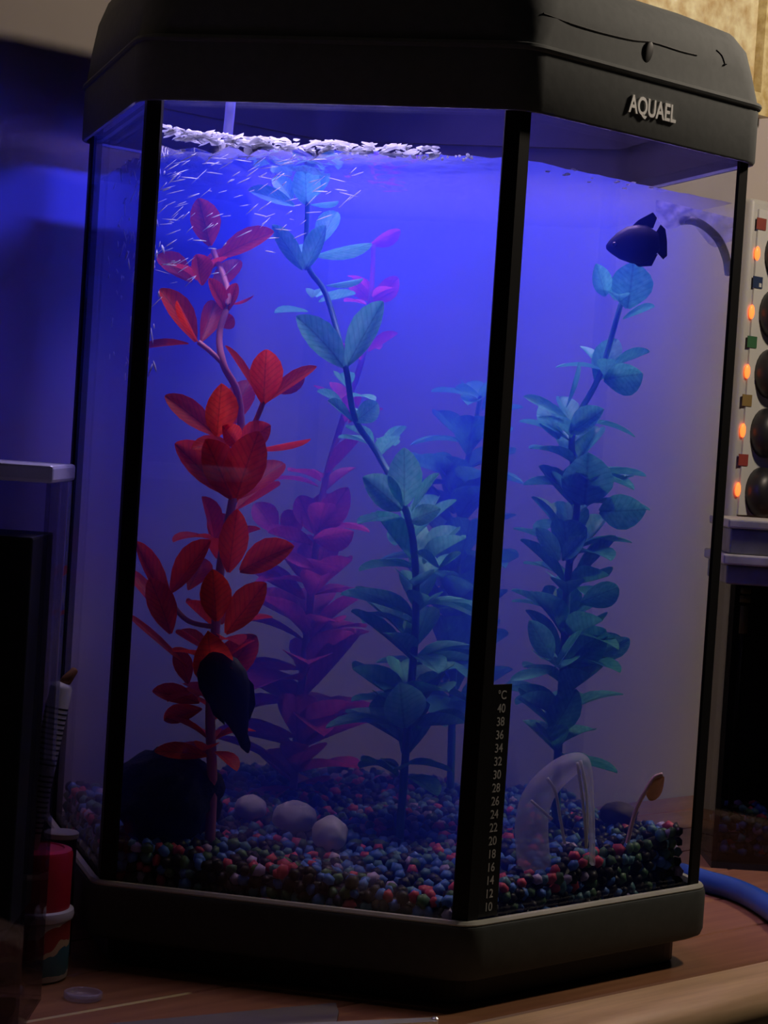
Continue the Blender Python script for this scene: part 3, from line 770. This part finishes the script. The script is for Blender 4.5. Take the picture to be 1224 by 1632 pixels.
# ------------------------------------------------------------------ stones and decorations
def stone(name, px, py, d, r, m, label, sq=(1, 1, .8), jit=.10, group=None, sub=3, cat='stone'):
    c = at(px, py, d)
    bm = bmesh.new(); bmesh.ops.create_icosphere(bm, subdivisions=sub, radius=1.0)
    for v in bm.verts:
        nn = math.sin(v.co.x * 4 + px) * math.sin(v.co.y * 5 + py) * math.sin(v.co.z * 4.5)
        v.co *= 1 + jit * nn + (jit * 0.25 * rnd.uniform(-1, 1) if jit > .12 else 0)
    bmesh.ops.scale(bm, vec=(r * sq[0], r * sq[1], r * sq[2]), verts=bm.verts)
    c.z = gz(c.x, c.y) + r * sq[2] * 0.86
    o = from_bm(name, bm, m, None, c, True); tag(o, label, cat, group); return o
wst = mat('pale_stone', (0.75, 0.75, 0.85), 0.6, var=0.15, scale=80)
stone('round_stone', 400, 1275, 1.185, .0085, wst, 'leftmost of three round pale stones on the gravel', group='pale stones')
stone('round_stone', 470, 1300, 1.155, .0105, wst, 'middle one of three round pale stones on the gravel', (1.1, 1, .8), group='pale stones')
stone('round_stone', 526, 1320, 1.125, .0090, wst, 'rightmost of three round pale stones on the gravel', (1.0, 1, 1.0), group='pale stones')
stone('dark_moss_ball', 265, 1275, 1.115, .0255, mat('moss_dark', (0.012, 0.018, 0.02), 0.9, var=0.4, scale=300, bump=0.8), 'big dark rounded moss ball in the left front corner', (1.05, 1, .95), .16, cat='moss ball', sub=4)
stone('dark_stone', 985, 1310, 1.19, .0085, mat('brown_stone', (0.12, 0.08, 0.06), 0.7), 'small dark brown stone beside the arched shell', (1.2, 1, .8), .15)
# translucent arched shell
def arch():
    ab = at(838, 1375, 1.105); ab.z = gz(ab.x, ab.y) - 0.001
    root = empty('arched_shell', ab); tag(root, 'pale translucent arched shell standing on the gravel at the right', 'ornament')
    m = mat('shell_plastic', (0.75, 0.75, 0.95), 0.35, trans=0.5, alpha=0.42)
    mr = mat('shell_rib', (0.85, 0.85, 1.0), 0.35, trans=0.3, alpha=0.75)
    path = [(838, 1375), (832, 1320), (842, 1270), (868, 1235), (900, 1212), (928, 1207), (940, 1225), (944, 1270), (946, 1320), (948, 1350)]
    wid = [30, 30, 28, 25, 22, 16, 9, 6, 5, 5]
    dep = [.014, .015, .015, .015, .015, .013, .012, .012, .012, .012]
    P = [at(x, y, 1.105) for x, y in path]; 
    for q in (P[0], P[-1]): q.z = gz(q.x, q.y) - 0.001
    sp = smoothpts([p - ab for p in P], 4)
    bm = bmesh.new(); rings = []
    for i, p in enumerate(sp):
        f = i / 4; a = int(min(f, len(wid) - 1)); b = min(a + 1, len(wid) - 1); tt = f - a
        w_ = (wid[a] * (1 - tt) + wid[b] * tt) * 1.105 / FPX; dd = dep[a] * (1 - tt) + dep[b] * tt
        tan = (sp[min(i + 1, len(sp) - 1)] - sp[max(0, i - 1)]).normalized()
        nrm = Vector((0, 1, 0)).cross(tan).normalized()
        if nrm.dot(at(890, 1330, 1.105) - ab - p) < 0: nrm = -nrm
        sec = []
        for k in range(12):
            an = 2 * math.pi * k / 12
            sec.append(p + nrm * (w_ * 0.5 + w_ * math.cos(an) * 0.9) + Vector((0, 1, 0)) * dd * 0.6 * math.sin(an))
        rings.append(sec)
    loft(bm, rings, True, True); from_bm('shell_wall', bm, m, root, None, True)
    for q in ([(872, 1240), (885, 1262), (892, 1300), (900, 1345)], [(925, 1212), (934, 1260), (936, 1310), (934, 1352)], [(846, 1276), (862, 1290), (880, 1306)], [(920, 1215), (927, 1265), (932, 1310), (934, 1350)]):
        bm = bmesh.new(); tube(bm, [p - ab for p in smoothpts([at(x, y, 1.096) for x, y in q], 5)], 0.0008, 6); from_bm('rib', bm, mr, root, None, True)
arch()
# thin stick with a withered leaf
b0 = at(1000, 1315, 1.135); b0.z = gz(b0.x, b0.y) - .001
lf = empty('withered_leaf', b0); tag(lf, 'thin pale stick with a curled brown leaf at its tip near the right post', 'leaf')
pp = [b0, at(1012, 1295, 1.135), at(1028, 1262, 1.13), at(1042, 1240, 1.13), at(1056, 1234, 1.13)]
bm = bmesh.new(); tube(bm, [p - b0 for p in smoothpts(pp, 5)], 0.0011, 7); from_bm('stick', bm, mat('pale_stick', (0.85, 0.55, 0.55), 0.5), lf, None, True)
ms = leaf_set(mat('brown_leaf', (0.45, 0.20, 0.10), 0.6, trans=0.3))
add_leaf(lf, ms, at(1058, 1238, 1.13), at(1034, 1275, 1.13), 0.0085, 0.3, k=0)
# dark curved air hose and ripples below the surface at the right
hp = [(1086, 352, 1.155), (1105, 352, 1.15), (1125, 362, 1.15), (1145, 382, 1.155), (1157, 410, 1.165), (1161, 436, 1.172)]
P = [at(*q) for q in hp]
bm = bmesh.new(); tube(bm, [p - P[-1] for p in smoothpts(P, 6)], 0.0022, 10)
tag(from_bm('air_hose', bm, mat('hose_grey', (0.10, 0.13, 0.11), 0.4, alpha=0.6), None, P[-1], True), 'dark curved air hose bending below the water line beside the right post', 'hose')
bm = bmesh.new(); rows = []
for i in range(13):
    r = []
    for j in range(5):
        px = 1045 + i * 10.5; py = 318 + i * 2.5 + j * (7 + 3 * math.sin(i * .9)) + i * 0.02 * j * 20
        r.append(bm.verts.new(at(px, py, 1.145 + 0.004 * math.sin(i * 1.3 + j * 1.7) + i * .0014)))
    rows.append(r)
for a, b in zip(rows, rows[1:]):
    for j in range(4): bm.faces.new((a[j], a[j + 1], b[j + 1], b[j]))
o = from_bm('ripple_glint', bm, mat('glint', (0.75, 0.78, 1.0), 0.2, trans=0.5, alpha=0.45, col2=(0.3, 0.35, 0.9), scale=120), None, None, True)  # pale blue sheet stands in for the reflection under the surface
tag(o, 'wavy bright blue film of the water surface, put in as a sheet near the right post', 'glint')
# clear filter hose at the left in the gap above the water
P = [at(362, 245, 1.13), at(363, 215, 1.13), at(366, 185, 1.13), at(369, 150, 1.13)]
bm = bmesh.new(); tube(bm, [p - P[0] for p in smoothpts(P, 4)], 0.0026, 10)
tag(from_bm('clear_tube', bm, mat('clear_tube', (0.8, 0.82, 1), 0.2, trans=0.4, alpha=0.5), None, P[0], True), 'short clear blue-lit tube rising from the water line behind the foam', 'tube')

# ------------------------------------------------------------------ picture on the wall
pc = at_q(1090, 60, QW)
p_r = at_q(1213, 90, QW).dot(EV); p_ri = at_q(1195, 60, QW).dot(EV)
zb = at_q(1200, 188, QW).z
fr = empty('gold_picture', tq(p_r - 0.25, QW, zb)); tag(fr, 'framed picture in crumpled gold tones on the wall above the hood', 'picture')
gold = mat('gold_foil', (1.0, 0.92, 0.58), 0.4, metal=0.0, col2=(0.58, 0.38, 0.16), scale=75, bump=1.0)
goldf = mat('gold_frame', (0.95, 0.82, 0.45), 0.4, col2=(0.60, 0.42, 0.15), scale=120, bump=0.5)
FO = -fr.location
def wbox(name, t0, t1, z0, z1, th, m, parent, q0=QW, off=None):
    bm = bmesh.new(); box8(bm, tq(t0, q0, z0), EV * (t1 - t0), NV * th, Vector((0, 0, z1 - z0)))
    return from_bm(name, bm, m, parent, off)
fw = p_r - p_ri
pl = p_r - 0.50
wbox('canvas', pl + fw, p_r - fw, zb + fw, zb + 0.42, 0.006, gold, fr, off=FO)
wbox('frame_side', p_r - fw, p_r, zb, zb + 0.42 + fw, 0.014, goldf, fr, off=FO)
wbox('frame_side', pl, pl + fw, zb, zb + 0.42 + fw, 0.014, goldf, fr, off=FO)
wbox('frame_rail', pl + fw, p_r - fw, zb, zb + fw, 0.014, goldf, fr, off=FO)
wbox('frame_rail', pl + fw, p_r - fw, zb + 0.42, zb + 0.42 + fw, 0.014, goldf, fr, off=FO)

# ------------------------------------------------------------------ second tank at the right
X2 = Vector((1, 0, 0)); N2 = Vector((0, -1, 0))
def t2(t, q, z=0.0): return Vector((t, -q, z))
def at2(px, py, q):
    r = ray(px, py); return CAMP + r * ((-q - CAMY) / r.y)
def wbox2(name, t0, t1, z0, z1, th, m, parent, q0, off=None):
    bm = bmesh.new(); box8(bm, t2(t0, q0, z0), X2 * (t1 - t0), N2 * th, Vector((0, 0, z1 - z0)))
    return from_bm(name, bm, m, parent, off)
QF = -0.235
tl_ = at2(1140, 1000, QF).dot(X2)
st2 = empty('rectangular_aquarium', t2(tl_ + 0.15, QF - 0.04, 0)); tag(st2, 'dark rectangular aquarium with a grey lid standing behind the right post', 'aquarium')
SO = -st2.location
ztop = at2(1185, 828, QF).z; zlb = at2(1185, 932, QF).z
T0, T1 = tl_ + 0.008, tl_ + 0.30
Qb = QF - 0.08
dgl = glass_mat('dark_tank_glass', (0.55, 0.55, 0.58), 0.05)
wbox2('glass_front', T0, T1, 0.004, zlb + 0.004, 0.004, dgl, st2, QF - 0.004, SO)
wbox2('glass_back', T0, T1, 0.004, zlb + 0.004, 0.004, mat('back_black', (0.012, 0.012, 0.014), 0.5), st2, Qb, SO)
for t in (T0, T1 - 0.004):
    bm = bmesh.new(); box8(bm, t2(t, Qb + 0.0045, 0.004), X2 * 0.004, N2 * (QF - Qb - 0.009), Vector((0, 0, zlb))); from_bm('glass_side', bm, dgl, st2, SO)
bm = bmesh.new(); box8(bm, t2(T0, Qb, 0.0), X2 * (T1 - T0), N2 * (QF - Qb), Vector((0, 0, 0.004))); from_bm('bottom_plate', bm, black, st2, SO)
gl1 = mat('grey_lid', (0.42, 0.41, 0.40), 0.45, var=0.25, scale=60)
gl2 = mat('dark_grey_lid', (0.16, 0.16, 0.165), 0.5, var=0.3, scale=60)
hs = ztop - zlb
for name, a, b, ex, m in (('lid_rim', 0.0, 0.30, 0.004, gl2), ('lid_band', 0.30, 0.46, 0.007, gl1), ('lid_panel', 0.46, 0.86, 0.003, gl2), ('lid_top', 0.86, 1.0, 0.005, gl1)):
    bm = bmesh.new(); box8(bm, t2(T0 - ex, Qb, zlb + hs * a), X2 * (T1 - T0 + 2 * ex), N2 * (QF - Qb + ex), Vector((0, 0, hs * (b - a)))); bevel(bm, 0.0012, 2)
    from_bm(name, bm, m, st2, SO)
def gz2(t): return 0.035 + 0.004 * math.sin(t * 60)
V, F, MI = [], [], []
for k in range(520):
    t = rnd.uniform(T0 + .007, T1 - .2); q = QF - 0.009 - rnd.random() ** 2 * 0.055
    z = rnd.uniform(.009, gz2(t)); r = rnd.uniform(.003, .0046)
    f0 = len(F); blob(V, F, Matrix.Translation(t2(t, q, z)) @ Matrix.Diagonal((r, r, r * .85, 1)), .2); MI += [rnd.choices(range(6), [.3, .25, .1, .12, .08, .15])[0]] * (len(F) - f0)
me = bpy.data.meshes.new('gravel'); me.from_pydata([v - st2.location for v in V], [], F)
for m_ in GM: me.materials.append(m_)
for p, i in zip(me.polygons, MI): p.material_index = i; p.use_smooth = True
g2 = link('gravel', me, None, st2); tag(g2, kind='stuff')
# brass-coloured heater seen through its glass
hb = at2(1189, 937, QF - 0.02); hq = QF - 0.02
ht = empty('brass_rod', t2(hb.dot(X2), hq, 0.05)); tag(ht, 'pale brass coloured rod inside the dark rectangular aquarium', 'rod')
brass = mat('brass', (0.75, 0.62, 0.22), 0.35)
zz = [at2(1189, y, hq).z for y in (937, 946, 950, 960, 966, 1010)]
tt = hb.dot(X2)
for nm, a, b, r in (('cap', zz[0], zz[1], .0034), ('collar', zz[2], zz[3], .0036), ('rod', zz[4], zz[5], .0028)):
    bm = bmesh.new(); tube(bm, [Vector((0, 0, a - 0.05)), Vector((0, 0, b - 0.05))], r, 14); from_bm(nm, bm, brass, ht, None, True)
bm = bmesh.new(); tube(bm, [Vector((0, 0, -0.035)), Vector((0, 0, zz[0] - 0.05))], .0019, 10); from_bm('core', bm, black, ht, None, True)
# blue hose lying on the table in front of it
hq_ = [(1085, 1398), (1130, 1412), (1165, 1422), (1200, 1438), (1235, 1462), (1275, 1500)]
P = [at_z(x, y + 12, 0.0) for x, y in hq_]
for p in P: p.z = 0.0068
bm = bmesh.new(); tube(bm, [p - P[0] for p in smoothpts(P, 6)], 0.0068, 14)
tag(from_bm('blue_hose', bm, mat('blue_rubber', (0.012, 0.075, 0.32), 0.45), None, P[0], True), 'thick bright blue hose curving over the table at the right', 'hose')

# ------------------------------------------------------------------ power strip with plugs on the wall above the second tank
QP = QW + 0.0145
pl0 = at_q(1181, 600, QP).dot(EV); zt2 = at_q(1215, 318, QP).z; ztop = at_q(1160, 832, QP).z
ps = empty('power_strip', tq(pl0 + 0.04, QP, ztop)); tag(ps, 'upright pale grey wall-mounted power strip with glowing orange indicator lights', 'power strip')
PO = -ps.location
bm = bmesh.new(); box8(bm, tq(pl0, QP - 0.014, ztop), EV * 0.085, NV * 0.014, Vector((0, 0, zt2 - ztop))); bevel(bm, 0.004, 3)
autosmooth(from_bm('body', bm, mat('strip_plastic', (0.55, 0.54, 0.50), 0.4, var=0.05), ps, PO), 40)
wht = mat('strip_face', (0.70, 0.69, 0.64), 0.4, var=0.05)
bm = bmesh.new(); box8(bm, tq(pl0 + .007, QP + .0001, ztop + .006), EV * 0.072, NV * 0.0015, Vector((0, 0, zt2 - ztop - .014))); from_bm('face_plate', bm, wht, ps, PO)
orange = mat('indicator', (1, .3, .1), 0.3, emit=(1.0, 0.12, 0.02), estr=2.6)
lens = mat('indicator_rim', (0.9, 0.2, 0.1), 0.3)
stick = [((0.30, 0.07, 0.05)), ((0.03, 0.05, 0.12)), ((0.05, 0.16, 0.07)), ((0.30, 0.20, 0.07)), ((0.35, 0.06, 0.05))]
pos = [(1203, 404), (1194, 497), (1187, 592), (1180, 686), (1172, 780)]
spos = [(1213, 357), (1207, 450), (1198, 545), (1190, 638), (1184, 733)]
for k, (x, y) in enumerate(pos):
    c = at_q(x + 4, y, QP + 0.0016)
    bm = bmesh.new(); bmesh.ops.create_uvsphere(bm, u_segments=14, v_segments=8, radius=1.0)
    o = from_bm('indicator_light', bm, orange, ps, None, True); o.matrix_local = basis(EV * .0030, NV * .0018, Vector((0, 0, 1)) * .0056, c + PO)
    s = at_q(spos[k][0], spos[k][1], QP + 0.0017)
    bm = bmesh.new(); box8(bm, s - EV * .0062 - Vector((0, 0, .0045)), EV * .0125, NV * .0006, Vector((0, 0, .0090)))
    from_bm('sticker', bm, mat('sticker%d' % k, stick[k], 0.5), ps, PO)
    if k == 1:
        bm = bmesh.new(); box8(bm, s + EV * .0015 + NV * .0006 - Vector((0, 0, .0035)), EV * .003, NV * .0004, Vector((0, 0, .003))); from_bm('sticker', bm, wht, ps, PO)
    cc = at_q(x + 38, y + 4, QP + 0.0018)
    pg = empty('plug', cc); tag(pg, ['topmost', 'second', 'third', 'fourth', 'lowest'][k] + ' round black plug in the power strip, counted from the top', 'plug', 'black plugs in the power strip')
    prof = [(.0195, 0), (.0198, .003), (.0190, .009), (.0150, .014), (.0095, .0165), (.0001, .017)]
    bm = bmesh.new(); lathe(bm, prof, 24)
    o = from_bm('plug_body', bm, mat('plug_black', (0.02, 0.02, 0.024), 0.4), pg, None, True)
    o.matrix_local = basis(EV, Vector((0, 0, 1)), NV, (0, 0, 0))
    bm = bmesh.new(); tube(bm, smoothpts([NV * .017, NV * .028, NV * .034 - Vector((0, 0, .01)), NV * .034 + EV * .03 - Vector((0, 0, .03))], 4), .003, 8)
    from_bm('cable', bm, mat('plug_black', (0, 0, 0)), pg, None, True)

# ------------------------------------------------------------------ left: clear box, jar, tube, cap
bx0 = at(113, 752, 1.0); bxf = at(88, 752, 0.935)
xr = -0.1400; y0, y1 = 0.935 + CAMY, 1.000 + CAMY; xl = -0.285
bxz = at(100, 742, 0.95).z
cb = empty('clear_plastic_box', ((xl + xr) / 2, (y0 + y1) / 2, 0)); tag(cb, 'tall clear plastic box with dark contents at the left edge', 'box')
BO = -cb.location
acr = glass_mat('acrylic', (0.80, 0.80, 0.86), 0.06)
def abox(name, x0, x1, ya, yb, za, zb_, m, parent, off=None, bev=0):
    bm = bmesh.new(); box8(bm, Vector((x0, ya, za)), Vector((x1 - x0, 0, 0)), Vector((0, yb - ya, 0)), Vector((0, 0, zb_ - za)))
    if bev: bevel(bm, bev, 2)
    return from_bm(name, bm, m, parent, off)
zt_ = bxz - 0.0075
abox('front_wall', xl, xr, y0, y0 + .002, 0.002, zt_, acr, cb, BO)
abox('back_wall', xl, xr, y1 - .002, y1, 0.002, zt_, acr, cb, BO)
abox('side_wall', xr - .002, xr, y0 + .0022, y1 - .0022, 0.002, zt_, acr, cb, BO)
abox('side_wall', xl, xl + .002, y0 + .0022, y1 - .0022, 0.002, zt_, acr, cb, BO)
abox('floor_plate', xl, xr, y0, y1, 0.0, 0.002, acr, cb, BO)
frost = mat('frosted_lid', (0.55, 0.55, 0.68), 0.35, trans=0.3)
abox('lid', xl - .001, xr + .001, y0 - .001, y1 + .001, zt_, bxz, frost, cb, BO, .0015)
zin = at(60, 856, 0.945).z; zib = at(30, 1478, 0.945).z
abox('dark_contents', xl + .004, xr - .0065, y0 + .004, y1 - .004, zib, zin, mat('dark_contents', (0.010, 0.010, 0.012), 0.7, col2=(0.02, 0.022, 0.02), scale=80), cb, BO, .001)
abox('inner_shelf', xl + .0025, xr - .0025, y0 + .0025, y1 - .0025, zib - .0042, zib - .0006, acr, cb, BO)
for x_ in (xl + .006, xr - .010):
    abox('shelf_support', x_, x_ + .003, y0 + .004, y1 - .004, .002, zib - .0042, acr, cb, BO)

# food jar with red lid
jc = Vector((-0.1540, -0.161, 0)); 
jar = empty('food_jar', jc); tag(jar, 'small printed food jar with a red lid behind the clear box', 'jar')
def printed():
    m = bpy.data.materials.new('jar_label'); m.use_nodes = True
    nt = m.node_tree; n = nt.nodes; l = nt.links; b = n['Principled BSDF']
    tc = n.new('ShaderNodeTexCoord'); sp = n.new('ShaderNodeSeparateXYZ'); l.new(tc.outputs['Object'], sp.inputs[0])
    nz = n.new('ShaderNodeTexNoise'); nz.inputs['Scale'].default_value = 60; l.new(tc.outputs['Object'], nz.inputs['Vector'])
    ad = n.new('ShaderNodeMath'); ad.operation = 'MULTIPLY_ADD'; ad.inputs[1].default_value = 0.016; l.new(nz.outputs['Fac'], ad.inputs[0]); l.new(sp.outputs['Z'], ad.inputs[2])
    a2 = n.new('ShaderNodeMath'); a2.operation = 'MULTIPLY_ADD'; a2.inputs[1].default_value = -0.25; l.new(sp.outputs['X'], a2.inputs[0]); l.new(ad.outputs[0], a2.inputs[2])
    mr = n.new('ShaderNodeMapRange'); mr.inputs[1].default_value = 0.004; mr.inputs[2].default_value = 0.042; l.new(a2.outputs[0], mr.inputs[0])
    rp = n.new('ShaderNodeValToRGB'); rp.color_ramp.interpolation = 'CONSTANT'
    e = rp.color_ramp.elements
    cols = [(0, (0.55, 0.53, 0.48)), (.14, (0.06, 0.17, 0.20)), (.40, (0.60, 0.45, 0.25)), (.46, (0.40, 0.05, 0.04)), (.66, (0.65, 0.60, 0.52)), (.80, (0.30, 0.03, 0.03)), (.86, (0.6, 0.58, 0.58))]
    e[0].position = 0; e[0].color = (*cols[0][1], 1); e[1].position = cols[1][0]; e[1].color = (*cols[1][1], 1)
    for p_, c_ in cols[2:]:
        q = e.new(p_); q.color = (*c_, 1)
    l.new(mr.outputs[0], rp.inputs[0]); l.new(rp.outputs[0], b.inputs['Base Color']); b.inputs['Roughness'].default_value = 0.4
    return m
bm = bmesh.new(); lathe(bm, [(.0180, 0), (.0195, .0012), (.0198, .004), (.0198, .027), (.0192, .0285)], 36); autosmooth(from_bm('jar_body', bm, printed(), jar), 40)
bm = bmesh.new(); lathe(bm, [(.0192, .0282), (.0208, .0288), (.0212, .0305), (.0208, .0328), (.0195, .0334)], 36); autosmooth(from_bm('white_rim', bm, mat('rim_white', (0.7, 0.7, 0.72), 0.4), jar), 50)
rl = mat('red_lid', (0.60, 0.02, 0.05), 0.4)
bm = bmesh.new(); lathe(bm, [(.0188, .0334), (.0190, .0345), (.0190, .0585), (.0184, .0605), (.0150, .0612), (.0146, .0605), (.0100, .0605)], 36); autosmooth(from_bm('lid', bm, rl, jar), 50)
# graduated white tube standing on the lid
tb0 = Vector((jc.x - .0020, jc.y - .004, .0612)); tip = at(98, 1088, 1.04); tip = Vector((tip.x, tb0.y + .006, tip.z))
axv = (tip - tb0); Lt = axv.length; axn = axv.normalized()
gt = empty('graduated_tube', tb0); tag(gt, 'slim white tube with black graduation marks standing on the red jar lid', 'tube')
rotq = Vector((0, 0, 1)).rotation_difference(axn).to_matrix().to_4x4()
gt.matrix_world = Matrix.Translation(tb0) @ rotq
wt = mat('tube_white', (0.62, 0.62, 0.62), 0.5)
bm = bmesh.new(); lathe(bm, [(.0050, 0), (.0053, .0008), (.0053, Lt - .003), (.0044, Lt - .001), (.002, Lt), (.0001, Lt)], 20); autosmooth(from_bm('tube_body', bm, wt, gt), 45)
tk = mat('tick_black', (0.02, 0.02, 0.025), 0.5)
zt3 = 0.0075
k = 0
while zt3 < Lt - .012:
    bm = bmesh.new(); lathe(bm, [(.00545, zt3), (.00545, zt3 + .0009)], 20); from_bm('graduation_mark', bm, tk, gt)
    k += 1; zt3 += .0024 if k % 12 else .0055
bm = bmesh.new(); lathe(bm, [(.0024, 0), (.0026, .003), (.0016, .009), (.0008, .0095)], 12)
o = from_bm('brown_tip', bm, mat('tip_brown', (0.30, 0.13, 0.06), 0.6), gt, None, True); o.matrix_local = Matrix.Translation((0.0005, 0, Lt - .001)) @ Matrix.Rotation(math.radians(28), 4, 'Y')
# small dark jar with pale top tucked between jar and aquarium
pcx = at(108, 1325, 1.085)
dj = empty('small_jar', (pcx.x - 0.003, pcx.y, 0)); tag(dj, 'small dark jar with a flat pale cap between red lidded jar and aquarium', 'jar')
hz = pcx.z
bm = bmesh.new(); lathe(bm, [(.0072, 0), (.0078, .001), (.0078, hz - .004), (.0070, hz - .003)], 24); autosmooth(from_bm('jar_body', bm, mat('dark_jar', (0.04, 0.03, 0.06), 0.3), dj), 40)
bm = bmesh.new(); lathe(bm, [(.0078, hz - .0032), (.0086, hz - .0026), (.0086, hz - .0006), (.0078, hz), (.004, hz)], 24); autosmooth(from_bm('cap', bm, mat('pale_cap', (0.55, 0.55, 0.55), 0.5), dj), 40)
# small clear cap lying on the table
rc = at_z(132, 1592, 0)
bm = bmesh.new(); lathe(bm, [(.0080, 0), (.0088, .0006), (.0088, .0030), (.0080, .0034), (.0074, .0028), (.0070, .0012), (.003, .0010)], 28)
tag(from_bm('plastic_cap', bm, mat('clear_cap', (0.5, 0.45, 0.6), 0.2, alpha=0.35), None, Vector((rc.x, rc.y, 0.0002)), True), 'small clear plastic cap lying on the table in front of the aquarium', 'cap')

# flat things on the table in front
def slab(name, pxs, z0, z1, m, label, cat, bev=0.0006):
    P = [at_z(x, y, z1) for x, y in pxs]
    bm = bmesh.new(); prism(bm, [(p.x, p.y) for p in P], z0, z1)
    if bev: bevel(bm, bev, 2)
    return tag(from_bm(name, bm, m), label, cat)
slab('flat_card', [(120, 1636), (535, 1598), (540, 1612), (520, 1700), (60, 1740)], 0.0002, 0.0016, mat('card_grey', (0.13, 0.11, 0.09), 0.7), 'flat greyish brown card lying on the table at the bottom edge', 'card', 0)
ru = empty('steel_ruler', at_z(560, 1632, 0)); tag(ru, 'thin pale metal strip lying on the table at the bottom edge', 'ruler')
P = [at_z(x, y, 0.0042) for x, y in ((400, 1634), (695, 1621), (697, 1628), (400, 1642))]
bm = bmesh.new(); prism(bm, [(p.x - ru.location.x, p.y - ru.location.y) for p in P], 0.0018, 0.0042); from_bm('strip', bm, mat('steel', (0.75, 0.74, 0.72), 0.25, metal=0.6), ru)
pe = at_z(693, 1624, 0.0042)
bm = bmesh.new(); lathe(bm, [(.0018, 0.0), (.0018, .0046), (.001, .0052)], 12); from_bm('end_stud', bm, mat('steel2', (0.8, 0.8, 0.8), 0.2, metal=0.8), ru, Vector((pe.x - ru.location.x, pe.y - ru.location.y, 0)))
